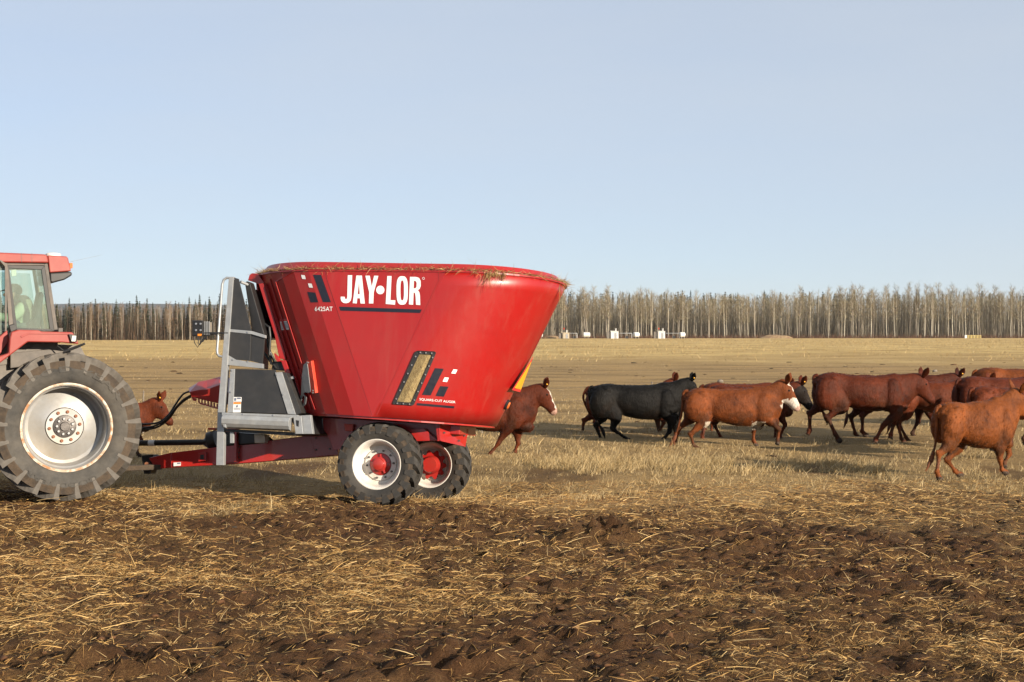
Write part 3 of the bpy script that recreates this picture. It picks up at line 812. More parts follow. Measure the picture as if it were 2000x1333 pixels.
# warning sheet, hay knife and its red holder, guide strips on the front of the tub
stk = decal_grid('warning_sticker', z3s((183, 436), (230, 430), (242, 497), (194, 500)), MT['paper'], 3, 4)
decal_grid('sticker_heading', z3s((184, 437), (229, 431), (231, 441), (186, 446)), MT['sticker_red'], 3, 1, off=.006, parent=stk)
for k in range(5):
    y = 456 + k * 8; decal_grid('sticker_text', z3s((192 + k, y), (231 + k * 2, y - 5), (231 + k * 2, y - 2), (192 + k, y + 3)), MT['ink'], 3, 1, off=.006, parent=stk)
def bar_on_tub(name, pts, wpx, thick, mat, off=.01, parent=None):
    V = []; Fc = []
    for i, (x, y) in enumerate(pts):
        for s in (-.5, .5):
            p, nr = on_tub(x + s * wpx, y, off); V += [p, p + nr * thick]
    for i in range(len(pts) - 1):
        a = i * 4; b = a + 4
        Fc += [(a, b, b + 1, a + 1), (a + 1, b + 1, b + 3, a + 3), (a + 3, b + 3, b + 2, a + 2), (a + 2, b + 2, b, a)]
    n = len(V); Fc += [(0, 1, 3, 2), (n - 4, n - 2, n - 1, n - 3)]
    return link(name, raw_mesh(name, V, Fc, mat), parent or tub, bevel=.002)
def line(p, q, n): return [(p[0] + (q[0] - p[0]) * k / n, p[1] + (q[1] - p[1]) * k / n) for k in range(n + 1)]
bar_on_tub('door_guide_rail', line((519, 556), (600, 806), 12), 6, .035, MT['red'])
bar_on_tub('door_guide_strip', line((533, 530), (600, 740), 10), 2.2, .012, MT['red'])
bar_on_tub('door_strip', line((527, 545), (608, 800), 10), 3.0, .008, MT['red'])
bar_on_tub('stiffener_strip', line((588, 722), (616, 800), 5), 3.0, .01, MT['red'])
for k in range(9):
    x, y = 519 + 81 * (k + .4) / 9, 556 + 250 * (k + .4) / 9; bolt_at(x, y, .048)
hold = bar_on_tub('knife_holder', line((609, 704), (618, 767), 3), 8.5, .05, MT['orange_red'], off=.005)
bar_on_tub('holder_cap', line((605, 704), (616, 703), 2), 3, .055, MT['orange_red'], off=.006, parent=hold)
for q in ((609, 708), (619, 762), (619, 766)): bolt_at(q[0], q[1], .06, hold)
kn = decal_poly('hay_knife', [[(600, 712), (606, 706), (608, 720), (614, 764), (611, 766), (603, 765), (600, 768), (606, 775), (605, 788), (600, 793), (593, 789), (592, 785), (596, 768), (597, 735)],
                              [(599, 772), (602, 772), (603, 776), (601, 787), (598, 788), (596, 785)]], MT['galv'], off=.062)
kn.modifiers.new('thick', 'SOLIDIFY').thickness = .006
# amber lamp and slow-vehicle triangle at the rear
p, nr = on_tub(988, 790, .02)
lampo = MB().lathe([(.0001, -.035), (.035, -.03), (.045, -.01), (.045, .02), (.0001, .02)], 20).build('amber_lamp', MT['amber'], tub, smooth=True, loc=p)
lampo.rotation_mode = 'QUATERNION'; lampo.rotation_quaternion = nr.to_track_quat('-Y', 'Z'); lampo.scale = (.75, 1, 1.25)
lb = MB().lathe([(.0001, -.02), (.055, -.018), (.058, .03), (.0001, .03)], 20).build('lamp_base', MT['black'], lampo, smooth=True)
def rear_tri(scale, off, mat, nm, parent):
    """Triangle plate standing just clear of the rear of the tub, facing backwards and down its slope."""
    m = NR // 2
    top = tub_ring(.50, 0, NF, NR)[m]; low = tub_ring(.25, 0, NF, NR)[m]
    up = (top - low).normalized(); side = Vector((up.y, -up.x, 0)).normalized()
    ring = tub_ring(.37, 0, NF, NR); side = (ring[m + 1] - ring[m - 1]).normalized(); out = side.cross(up)
    if out.x < 0: out = -out
    c = low + (top - low) * .36 + out * off; h = .42 * scale
    V = [c + up * h * .66, c - up * h * .34 - side * h * .56, c - up * h * .34 + side * h * .56]
    o = link(nm, raw_mesh(nm, V, [(0, 1, 2)], mat), parent); s = o.modifiers.new('thick', 'SOLIDIFY'); s.thickness = .004; s.offset = 0; return o
rt_ = rear_tri(1.22, .045, MT['sticker_red'], 'slow_vehicle_triangle', tub)
rear_tri(.95, .052, MT['yellow'], 'triangle_centre', rt_)

# frame
mpoly('tongue', [(293, 894), (332, 885), (422, 874), (603, 851), (652, 846), (652, 891), (436, 908), (304, 915)], -.16, .16, MT['red_frame'], bevel=.008)
mpoly('tongue_end_plate', [(291, 895), (334, 884.5), (334, 914), (303, 916)], -.18, .18, MT['red_frame'])
mpoly('tongue_splice_plate', [(604, 850), (660, 845), (660, 889), (618, 892)], -.175, -.16, MT['red_frame'])
for q in ((617, 856), (644, 853), (617, 879), (644, 877), (441, 900), (468, 873), (467, 884), (467, 894)):
    o = link('bolt', hexbolt(.014, .012, MT['grease']), mx, loc=MXF.at(q[0], q[1], -.178))
mpoly('bracket_plate', [(438, 838), (459, 836), (458, 903), (438, 906)], -.185, -.165, MT['red_frame'])
mpoly('bracket_flange', [(457, 836), (462, 836), (461, 902), (457, 903)], -.28, -.165, MT['red_frame'])
mpoly('jack_socket', [(387, 886), (402, 884), (402, 900), (387, 902)], -.24, -.16, MT['red_frame'])
mpoly('socket_hole', [(391, 889), (398, 888), (398, 897), (391, 898)], -.243, -.238, MT['black'], bevel=0)
s_ = mpoly('sticker', [(339, 904), (353, 903), (353, 910), (339, 911)], -.184, -.181, MT['paper'], bevel=0)
mpoly('sticker_heading', [(346, 904.3), (352.5, 903.8), (352.5, 906.4), (346, 906.9)], -.186, -.1845, MT['ink'], s_, 0)
mpoly('hitch_clevis', [(276, 890), (299, 888), (300, 908), (293, 926), (281, 926)], -.09, .09, MT['black'])
link('hitch_pin', MB().lathe([(.0001, -.05), (.03, -.05), (.03, .2), (.0001, .2)], 16).build('hitch_pin', MT['rust'], mesh_only=True), mx, loc=MXF.at(289, 907, -.1))
mpoly('rear_beam', [(612, 815), (858, 829), (860, 862), (815, 862), (652, 880), (640, 850)], -.62, -.56, MT['red_frame'])
mpoly('gusset', [(798, 840), (828, 837), (856, 861), (814, 862)], -.72, -.63, MT['red_frame'])
mpoly('corner_post', [(850, 824), (858, 824), (861, 861), (854, 861)], -.80, -.63, MT['red_frame'])
xr = MXF.at(858, 830, -.70); zr0 = MXF.at(861, 862, -.70).z
ep = MB().prism([(xr.x, xr.z + .03), (xr.x + .02, xr.z + .03), (xr.x + .03, zr0), (xr.x + .01, zr0)], -.80, .80).build('rear_cross_plate', MT['red_frame'], mx, bevel=.004)
sp = [MXF.at(859, 826, -.78), MXF.at(915, 839, -.05), MXF.at(909, 873, -.05), MXF.at(862, 862, -.78)]
rp = MB(); rp.add(sp, [(0, 1, 2, 3)]); rpo = rp.build('rear_corner_plate', MT['red_frame'], mx); rs = rpo.modifiers.new('thick', 'SOLIDIFY'); rs.thickness = .014
for u_, v_ in ((.12, .5), (.5, .35), (.88, .4), (.7, .75)):
    c_ = sp[0].lerp(sp[1], u_).lerp(sp[3].lerp(sp[2], u_), v_); link('bolt', hexbolt(.014, .016, MT['grease']), rpo, loc=c_ + Vector((.01, -.012, 0)))
for yy in (-.5, -.2, .1, .4):
    o = link('bolt', hexbolt(.016, .02, MT['grease']), ep, loc=(xr.x + .028, yy, (xr.z + zr0) / 2), rot=(0, 0, R(90)))
MB().prism([(-1.3, ZB - .03), (xr.x - .01, ZB - .03), (xr.x - .01, ZB - .26), (-1.0, ZB - .26)], .56, .62).build('rear_beam', MT['red_frame'], mx)
MB().box((-.1, 0, ZB - .09), (2.0, 1.0, .12)).build('gearbox_crossmember', MT['red_frame'], mx, bevel=.01)
MB().lathe([(.0001, -.8), (.07, -.8), (.07, .8), (.0001, .8)], 20, (0, 0, .52)).build('axle', MT['red_frame'], mx, smooth=True)
MB().lathe([(.0001, -.8), (.07, -.8), (.07, .8), (.0001, .8)], 4, (0, 0, .62)).build('axle_beam', MT['black'], mx)
for yy in (-.59, .59): MB().box((0, yy, .74), (.16, .05, .32)).build('axle_bracket', MT['red_frame'], mx, bevel=.004)
plq = mpoly('serial_plate', [(614, 819), (631, 818), (631, 844), (614, 844)], -.645, -.64, MT['galv'], bevel=0)
mpoly('plate_print', [(616, 836), (629, 836), (629, 838), (616, 838)], -.648, -.646, MT['ink'], plq, 0)
mpoly('plate_print', [(616, 840), (629, 840), (629, 842), (616, 842)], -.648, -.646, MT['ink'], plq, 0)
mpoly('small_red_tag', [(610, 812), (620, 812), (620, 822), (610, 822)], -.70, -.66, MT['sticker_red'])
mpoly('valve_block', [(672, 828), (690, 829), (688, 843), (674, 842)], -.7, -.64, MT['orange_red'])

# wheels
def mixer_wheel(c, outer, label):
    w = wheel(mx, c, .54, .43, .305, 18, .045, 16, .085, .075, MT['rubber'], MT['rubber'], label)
    sg = -1 if outer else 1
    rim = MB().lathe([(.318, -.185), (.322, -.192), (.312, -.194), (.300, -.185), (.285, -.16), (.272, -.12), (.262, -.02), (.24, .012), (.215, .015), (.205, -.005), (.145, -.008), (.142, .03), (.25, .06), (.268, .12), (.300, .185), (.322, .192)], 48)
    r_ = rim.build('rim', MT['rim_white'], w, smooth=True)
    ring_of(w, hexbolt(.014, .03, MT['grease']), 10, .176, -.006, 'wheel_nut', .15)
    hub = MB().lathe([(.0001, -.135), (.05, -.135), (.072, -.125), (.076, -.07), (.088, -.065), (.090, -.03), (.138, -.012), (.142, .02), (.10, .05), (.0001, .05)], 28).build('hub', MT['red_frame'], w, smooth=True)
    for k in range(5):
        a = 2 * math.pi * k / 5 + .3
        MB().box((.108 * math.cos(a), -.03, .108 * math.sin(a)), (.05, .03, .022), Matrix.Rotation(-a, 3, 'Y')).build('hub_rib', MT['red_frame'], w, bevel=.003)
    if not outer:
        pts = []
        for k in range(80):
            a = 2 * math.pi * k / 80; pts.append((.185 * math.cos(a) * (1 + .12 * math.tanh(3 * math.cos(10 * a))), .185 * math.sin(a) * (1 + .12 * math.tanh(3 * math.cos(10 * a)))))
        MB().prism(pts, .0 - .045, -.03).build('scalloped_flange', MT['red_frame'], w)
        MB().lathe([(.0001, -.20), (.10, -.20), (.125, -.12), (.13, -.04), (.0001, -.04)], 28).build('brake_drum', MT['red_frame'], w, smooth=True)
    else:
        V, Fc = text_mesh('BKT', bold=.02)
        sidewall_text('BKT', w, MT['rubber'], .405, .05, -.2175, -14, 14)
        sidewall_text('BKT', w, MT['rubber'], .405, .05, -.2175, 166, 194)
    return w
wl1 = mixer_wheel((0, -.97, .525), True, 'near wheel of the mixer with white rim and red hub')
wl2 = mixer_wheel((.22, .93, .525), False, 'far wheel of the mixer showing its red scalloped flange')

# cross conveyor and its folded-up chute
Yc = -1.16
mpoly('chute_panel', [(455, 542), (466, 545), (491, 647), (447, 643)], Yc, Yc + .02, MT['black_panel'])
mpoly('chute_arm', [(478, 553), (482, 549), (488, 552), (517, 655), (492, 647)], Yc + .10, Yc + .26, MT['black'], bevel=.01)
mpoly('chute_back_panel', [(488, 562), (494, 580), (519, 657), (508, 656)], Yc + .30, Yc + .9, MT['black_panel'])
mpoly('chute_panel', [(447, 648), (490, 652), (488, 705), (461, 703), (443, 692)], Yc, Yc + .02, MT['black_panel'])
mpoly('chute_side_facet', [(490, 652), (517, 657), (512, 711), (488, 705)], Yc + .022, Yc + .06, MT['black_panel'], bevel=.002)
mpoly('galvanised_strip', [(447, 643), (492, 647), (518, 655), (518, 661), (491, 653), (447, 648.5)], Yc - .006, Yc + .05, MT['galv'], bevel=.002)
mpoly('galvanised_skirt', [(442, 692), (461, 703), (513, 711), (513, 720), (441, 713)], Yc - .006, Yc + .05, MT['galv'], bevel=.002)
mpoly('conveyor_panel', [(457, 721), (538, 723), (564, 809), (455, 805)], Yc + .01, Yc + .03, MT['black_panel'])
mpoly('galvanised_strip', [(450, 721), (458.5, 721), (455, 806), (444, 806)], Yc - .004, Yc + .03, MT['galv'], bevel=.002)
mpoly('galvanised_strip', [(537, 728), (550, 727), (577, 810), (562, 809)], Yc - .004, Yc + .03, MT['galv'], bevel=.002)
mpoly('conveyor_end_facet', [(550, 726), (559, 729), (589, 807), (577, 811)], Yc + .02, Yc + .35, MT['black_panel'], bevel=.002)
mpoly('conveyor_back_panel', [(450, 735), (545, 735), (565, 806), (446, 806)], Yc + .5, .9, MT['black'], bevel=.004)
mpoly('sill_rail', [(433, 806), (582, 811), (582, 817), (433, 812)], Yc - .03, Yc + .03, MT['galv'], bevel=.003)
for q in ((475, 809.5), (534, 811.5), (455, 703), (484, 706.5), (453, 724), (451, 766), (540, 732), (553, 771), (453, 545), (457, 546), (445, 693), (484, 649.5)):
    link('bolt', bm_, mx, loc=MXF.at(q[0], q[1], Yc - (.032 if q[1] > 808 else .008)))
# rounded belt guard
q = [MXF.at(440, 813, Yc), MXF.at(571, 818.5, Yc)]
gsec = [(0, .03), (-.10, .012), (-.13, -.035), (-.12, -.095), (-.085, -.14), (0, -.16)]
gb = MB(); gb.loft([[(p_.x, Yc + dy, p_.z + dz_) for dy, dz_ in gsec] for p_ in q]); gb.build('belt_guard', MT['galv'], mx, bevel=.004)
mpoly('guard_end_cap', [(434, 812), (441, 812), (441, 836), (436, 834)], Yc - .11, Yc + .0, MT['galv'])
mpoly('roller_end_plate', [(573, 815), (588, 812), (592, 848), (577, 848)], Yc - .06, Yc - .045, MT['galv'])
mpoly('roller_hole', [(578, 821), (584, 822), (583, 834), (579, 832)], Yc - .064, Yc - .0605, MT['black'], bevel=0)
mpoly('conveyor_floor', [(440, 838), (576, 845), (606, 812), (611, 848), (560, 851), (440, 843)], Yc + .06, 1.0, MT['black'], bevel=.003)
mpoly('conveyor_apron', [(588, 812), (606, 811), (611, 848), (592, 848)], Yc - .02, Yc + .06, MT['galv'])
MB().tube([MXF.at(577, 822, Yc), MXF.at(577, 822, Yc) + Vector((0, 2.0, 0))], .05, 14).build('roller', MT['grease'], mx, smooth=True)
st1 = mpoly('warning_sticker', [(456, 776), (471.5, 776), (471.5, 785), (456, 785)], Yc + .004, Yc + .009, MT['paper'], bevel=0)
mpoly('sticker_ring', [(457.5, 778), (461.5, 777.5), (461.5, 783), (457.5, 783.5)], Yc + .001, Yc + .0035, MT['ink'], st1, 0)
mpoly('sticker_heading', [(463, 777), (470.5, 777), (470.5, 780), (463, 780)], Yc + .001, Yc + .0035, MT['ink'], st1, 0)
st2 = mpoly('warning_sticker', [(455.5, 786), (470.5, 786), (470, 806), (455, 806)], Yc + .004, Yc + .009, MT['paper'], bevel=0)
mpoly('sticker_heading', [(455.7, 786.2), (470.3, 786.2), (470.2, 789.6), (455.6, 789.6)], Yc + .001, Yc + .0035, MT['sticker_orange'], st2, 0)
mpoly('sticker_pictogram', [(461, 793), (464, 791), (465, 795), (461.5, 796)], Yc + .001, Yc + .0035, MT['ink'], st2, 0)
for k in range(2): mpoly('sticker_text', [(457, 797 + 2.2 * k), (469, 797 + 2.2 * k), (469, 798 + 2.2 * k), (457, 798 + 2.2 * k)], Yc + .001, Yc + .0035, MT['ink'], st2, 0)
mpoly('support_post', [(447, 541), (456, 541), (437.5, 806), (425, 806)], Yc - .02, Yc + .06, MT['galv'], bevel=.003)
mpoly('support_post', [(425, 800), (438, 800), (436.5, 909), (422, 909)], Yc + .062, Yc + .14, MT['galv'], bevel=.003)
mtube('grab_handle', [(452, 544, Yc), (443, 543, Yc), (437, 547, Yc), (434, 556, Yc), (424, 684, Yc), (424.5, 691, Yc), (428, 696, Yc), (435, 697, Yc)], .017, MT['galv'])
mtube('hinge_bar', [(470, 551, Yc + .02), (485, 557, Yc + .12)], .02, MT['galv'])
mpoly('lift_bracket', [(484, 548), (487, 538), (492, 534), (503, 535), (516, 553), (506, 556), (497, 552)], -.80, -.70, MT['red_frame'])
mpoly('door_cylinder_post', [(505, 555), (514, 553), (540, 640), (556, 690), (558, 704), (545, 700), (536, 655)], -.92, -.80, MT['red'], bevel=.006)
mpoly('lower_door_post', [(548, 704), (558, 704), (592, 804), (585, 804)], -.95, -.86, MT['red'], bevel=.006)
mpoly('red_pointer', [(535, 690), (543, 697), (547, 706), (541, 707), (537, 700)], -.98, -.93, MT['red_frame'])
mpoly('hinge_plate', [(559, 738), (573, 735), (574, 740), (560, 743)], -1.02, -.98, MT['galv'])
mpoly('inner_post', [(500, 550), (516, 610), (514, 720), (505, 720)], -.5, -.3, MT['red_frame'])
for k, pts in enumerate((((515, 632, -.9), (526, 640, -.95), (528, 660, -.95), (526, 690, -.9), (530, 712, -.9)), ((515, 640, -.85), (522, 655, -.9), (523, 676, -.9), (535, 705, -.85), (548, 722, -.85)), ((516, 690, -.8), (528, 706, -.9), (540, 720, -.9)))):
    mtube('hydraulic_hose', pts, .017, MT['hose'])
mpoly('hose_block', [(533, 707), (552, 705), (558, 724), (530, 722)], -.9, -.7, MT['black'])
# red hose cover over the front of the frame
cv = MB(); Y0, Y1 = -.34, .34
def A(x, y, Y): return MXF.at(x, y, Y)
n0 = [A(368, 759, -.16), A(388, 746, -.16), A(429, 737, -.16), A(429, 790, -.16), A(374, 776, -.16)]
m0 = [A(371, 768, -.36), A(389, 763, -.40), A(405, 762, -.42), A(429, 752, -.46), A(429, 790, -.46), A(374, 777, -.36)]
top_n = [A(368, 759, -.14), A(388, 746, -.14), A(404, 743, -.16), A(429, 736, -.2)]
low_n = [A(370, 766, -.34), A(389, 762, -.36), A(405, 761, -.38), A(429, 752, -.42)]
bot_n = [A(374, 776, -.34), A(391, 780, -.36), A(407, 784, -.38), A(429, 789, -.42)]
rings = []
for a, b, c in zip(top_n, low_n, bot_n):
    mir = lambda v: Vector((v.x, -v.y, v.z))
    rings.append([c, b, a, mir(a), mir(b), mir(c)])
cv.loft(rings); cvo = cv.build('hose_cover', MT['red_frame'], mx, bevel=.006)
comb = [(374, 775)]
top_edge = []
for k in range(7):
    x = 389 + k * 6; yb = 777.5 + k * 1.9
    MB().prism(MXF.p2([(x - 1.0, yb), (x + 1.0, yb + .4), (x + 1.2, yb + 9), (x - .8, yb + 8.4)], -.40), -.42, -.40).build('comb_tooth', MT['red_frame'], cvo)
mpoly('comb_edge', [(386, 785), (391, 787), (427, 797.5), (427, 800), (390, 789.5)], -.42, -.40, MT['red_frame'], cvo, 0)
mpoly('comb_tab', [(374, 776), (384, 779), (382, 784), (377, 783)], -.40, -.38, MT['red_frame'], cvo, 0)
# drive shaft and guard
sh = MB().tube([MXF.at(262, 866, 0), MXF.at(404, 864, 0)], .040, 18).build('drive_shaft', MT['black'], mx, smooth=True)
a_, b_ = MXF.at(291, 865.6, 0), MXF.at(303, 865.4, 0)
MB().tube([a_, b_], .0415, 18).build('shaft_label', MT['paper'], sh, smooth=True)
MB().tube([MXF.at(399, 864, 0), MXF.at(405, 864, 0), MXF.at(409, 862, 0), MXF.at(424, 858, 0)], [.048, .085, .125, .13], 20).build('shaft_bell', MT['black'], mx, smooth=True)
mpoly('bell_cap', [(406, 836), (420, 836), (420, 840), (406, 840)], -.06, .06, MT['orange_red'])
mpoly('gearbox', [(428, 842), (500, 848), (520, 866), (440, 872)], -.2, .25, MT['black'], bevel=.02)
mpoly('bottle_jack_body', [(496, 848), (518, 850), (517, 866), (497, 866)], -.28, -.1, MT['white_plastic'], bevel=.01)
mpoly('latch', [(449, 840), (456, 840), (456, 866), (449, 866)], Yc + .1, Yc + .14, MT['galv'])
# control box on its arm
mpoly('camera_box_plate', [(375, 626), (397, 626), (397, 657), (375, 657)], Yc - .03, Yc - .01, MT['black'], bevel=.01)
cbx = mpoly('control_box', [(376, 629), (410, 629), (411, 653), (376, 655)], Yc - .008, Yc + .14, MT['grey_body'], bevel=.01)
for k in range(4): mpoly('cooling_fin', [(399 + k * 3, 628), (400 + k * 3, 628), (400 + k * 3, 654), (399 + k * 3, 654)], Yc - .02, Yc - .008, MT['galv'], cbx, 0)
for q in ((383, 633), (392, 633), (383, 645.5), (392, 645.5)): link('bolt', hexbolt(.015, .012, MT['bolt']), mx, loc=MXF.at(q[0], q[1], Yc - .03))
mpoly('amber_tab', [(386, 652.5), (394, 652.5), (393, 656.5), (386, 656.5)], Yc - .035, Yc - .031, MT['sticker_orange'], bevel=0)
mpoly('control_arm', [(394, 649), (446, 649), (446, 652.5), (394, 652.5)], Yc - .02, Yc + .02, MT['black'])
for pts in (((378, 657), (380, 670), (386, 679), (392, 668), (400, 657), (415, 651)), ((388, 657), (387, 672), (390, 674), (398, 662), (410, 652), (430, 655)), ((393, 657), (391, 668), (396, 668), (404, 656), (420, 651), (440, 660))):
    mtube('cable', [(x, y, Yc - .01) for x, y in pts], .006, MT['hose'], n=6)
for pts in (((370, 765, -.25), (357, 771, -.2), (343, 790, -.1), (328, 812, .0), (305, 827, .1), (262, 829, .15)), ((372, 773, -.25), (356, 783, -.2), (340, 801, -.1), (325, 819, .0), (300, 833, .1), (262, 838, .15)),
            ((373, 775, -.2), (360, 783, -.2), (345, 797, -.1), (330, 818, .0), (304, 836, .1), (262, 841, .15))):
    P0 = [MXF.at(*p_) for p_ in pts]; P = []
    for i in range(len(P0) - 1):
        for k in range(4):
            t = k / 4; pm = P0[max(i - 1, 0)]; pa = P0[i]; pb_ = P0[i + 1]; pn = P0[min(i + 2, len(P0) - 1)]
            P.append(.5 * ((2 * pa) + (pb_ - pm) * t + (2 * pm - 5 * pa + 4 * pb_ - pn) * t * t + (3 * pa - pm - 3 * pb_ + pn) * t ** 3))
    P.append(P0[-1])
    MB().tube(P, .014, 8).build('hydraulic_hose', MT['hose'], mx, smooth=True)

# hay caught on the rim (countless strands)
hp = []; n = 1900
ringp = tub_ring(1.0, -.02, NF, NR); cum = []
near_pts = [p for p in ringp if p.y < .25]
seg_l = [(ringp[i], ringp[(i + 1) % len(ringp)]) for i in range(len(ringp)) if ringp[i].y < .6 and ringp[(i + 1) % len(ringp)].y < .6]
wts = np.array([(b - a).length for a, b in seg_l]); wts /= wts.sum()
ii = rng.choice(len(seg_l), n, p=wts); tt = rng.random(n)
Pb = np.array([seg_l[i][0].lerp(seg_l[i][1], t)[:] for i, t in zip(ii, tt)])
dens = fbm(Pb[:, 0] * 3.1, Pb[:, 1] * 3.1, 3, 201); kk = dens > .46 - .16 * rng.random(n); Pb = Pb[kk]; n = len(Pb)
Pb += np.stack([rng.normal(size=n) * .02, rng.normal(size=n) * .02, .008 + .03 * rng.random(n)], 1)
Dd = rng.normal(size=(n, 3)) * [1, 1, .35]
hs = strands(Pb, Dd, .04 + .09 * rng.random(n), np.full(n, .005), rng.normal(size=(n, 3)) * .3, pick(STRAWC, n), 2)
hang = []
for (hx, hy, cnt, ln) in ((942, 528, 34, .24), (958, 527, 20, .10), (968, 528, 34, .17), (955, 526, 70, .06), (1095, 556, 14, .40), (925, 525, 20, .05)):
    c, _ = on_tub(hx, hy, .03); m = cnt
    B = np.array(c[:]) + rng.normal(size=(m, 3)) * [.03, .02, .015]
    D = np.stack([rng.normal(size=m) * .25, rng.normal(size=m) * .15 - .1, -np.ones(m)], 1)
    hang.append(strands(B, D, ln * (.3 + .7 * rng.random(m)), np.full(m, .005), rng.normal(size=(m, 3)) * .2, pick(STRAWC, m), 2))
hj = join([hs] + hang)
ho = link('rim_hay', quad_mesh('rim_hay', hj[0], hj[1], MT['straw'], {'tint': ('FLOAT_COLOR', hj[2])}))
ho.matrix_basis = MXF.M
tag(ho, 'wisps of hay caught along the rim of the red tub', 'hay', kind='stuff')
# ------------------------------------------------------------------ organic bodies
def ell_ring(c, t, rn, ry, n=18, pw=2.0, lat=Vector((0, 1, 0))):
    """Ellipse across direction t: rn along the in-plane normal, ry along the lateral axis."""
    t = Vector(t).normalized(); l = (lat - t * lat.dot(t)).normalized(); nn = l.cross(t).normalized() * -1
    if nn.z < 0 and abs(t.z) < .8: nn = -nn
    out = []
    for k in range(n):
        a = 2 * math.pi * k / n; ca, sa = math.cos(a), math.sin(a)
        u = abs(ca) ** (2 / pw) * (1 if ca > 0 else -1); v = abs(sa) ** (2 / pw) * (1 if sa > 0 else -1)
        out.append(Vector(c) + nn * rn * u + l * ry * v)
    return out
def limb(b, path, rn, ry=None, n=14, pw=2.0, sub=4, lat=Vector((0, 1, 0))):
    """Smooth tapered limb through the joints (Catmull-Rom) added to the builder."""
    P0 = [Vector(p) for p in path]; ry = ry or rn; rings = []; m = len(P0)
    def cr(arr, i, t):
        a = arr[max(i - 1, 0)]; p = arr[i]; q = arr[i + 1]; c = arr[min(i + 2, m - 1)]
        return .5 * ((2 * p) + (q - a) * t + (2 * a - 5 * p + 4 * q - c) * t * t + (3 * p - a - 3 * q + c) * t ** 3)
    C = []; A = []; Bv = []
    for i in range(m - 1):
        for k in range(sub):
            t = k / sub; C.append(cr(P0, i, t)); A.append(max(.004, cr(rn, i, t))); Bv.append(max(.004, cr(ry, i, t)))
    C.append(P0[-1]); A.append(rn[-1]); Bv.append(ry[-1])
    prev = None
    for i in range(len(C)):
        t = (C[min(i + 1, len(C) - 1)] - C[max(i - 1, 0)]).normalized()
        l = (lat - t * lat.dot(t)).normalized(); nn = l.cross(t).normalized()
        if prev is not None and nn.dot(prev) < 0: nn = -nn
        prev = nn; r_ = []
        for k in range(n):
            a = 2 * math.pi * k / n; ca, sa = math.cos(a), math.sin(a)
            u = abs(ca) ** (2 / pw) * (1 if ca > 0 else -1); v = abs(sa) ** (2 / pw) * (1 if sa > 0 else -1)
            r_.append(C[i] + nn * A[i] * u + l * Bv[i] * v)
        rings.append(r_)
    # rounded ends
    def cap(ring, c, d, r_):
        return [[c + (p - c) * s + d * r_ * h for p in ring] for s, h in ((.8, .35), (.45, .65), (.12, .8))]
    t0 = (C[0] - C[1]).normalized(); t1 = (C[-1] - C[-2]).normalized()
    pre = cap(rings[0], C[0], t0, min(A[0], Bv[0]))[::-1]; post = cap(rings[-1], C[-1], t1, min(A[-1], Bv[-1]))
    b.loft(pre + rings + post)
def ball(b, c, r, n=12):
    rings = []
    for i in range(1, 8):
        a = math.pi * i / 8; z = math.cos(a); s = math.sin(a)
        rings.append([Vector((c[0] + r[0] * s * math.cos(2 * math.pi * k / n), c[1] + r[1] * s * math.sin(2 * math.pi * k / n), c[2] + r[2] * z)) for k in range(n)])
    b.loft(rings)
def fuse(b, voxel, smooth_it, name='body'):
    """One continuous skin over the builder's overlapping volumes."""
    me = raw_mesh('tmp', b.v, b.f, None)
    o = bpy.data.objects.new('tmp', me); col.objects.link(o)
    r = o.modifiers.new('r', 'REMESH'); r.mode = 'VOXEL'; r.voxel_size = voxel; r.adaptivity = 0
    s = o.modifiers.new('s', 'SMOOTH'); s.factor = .5; s.iterations = smooth_it
    dg = bpy.context.evaluated_depsgraph_get(); ev = o.evaluated_get(dg)
    out = bpy.data.meshes.new_from_object(ev); out.name = name
    bpy.data.objects.remove(o); bpy.data.meshes.remove(me)
    out.polygons.foreach_set('use_smooth', [True] * len(out.polygons))
    return out

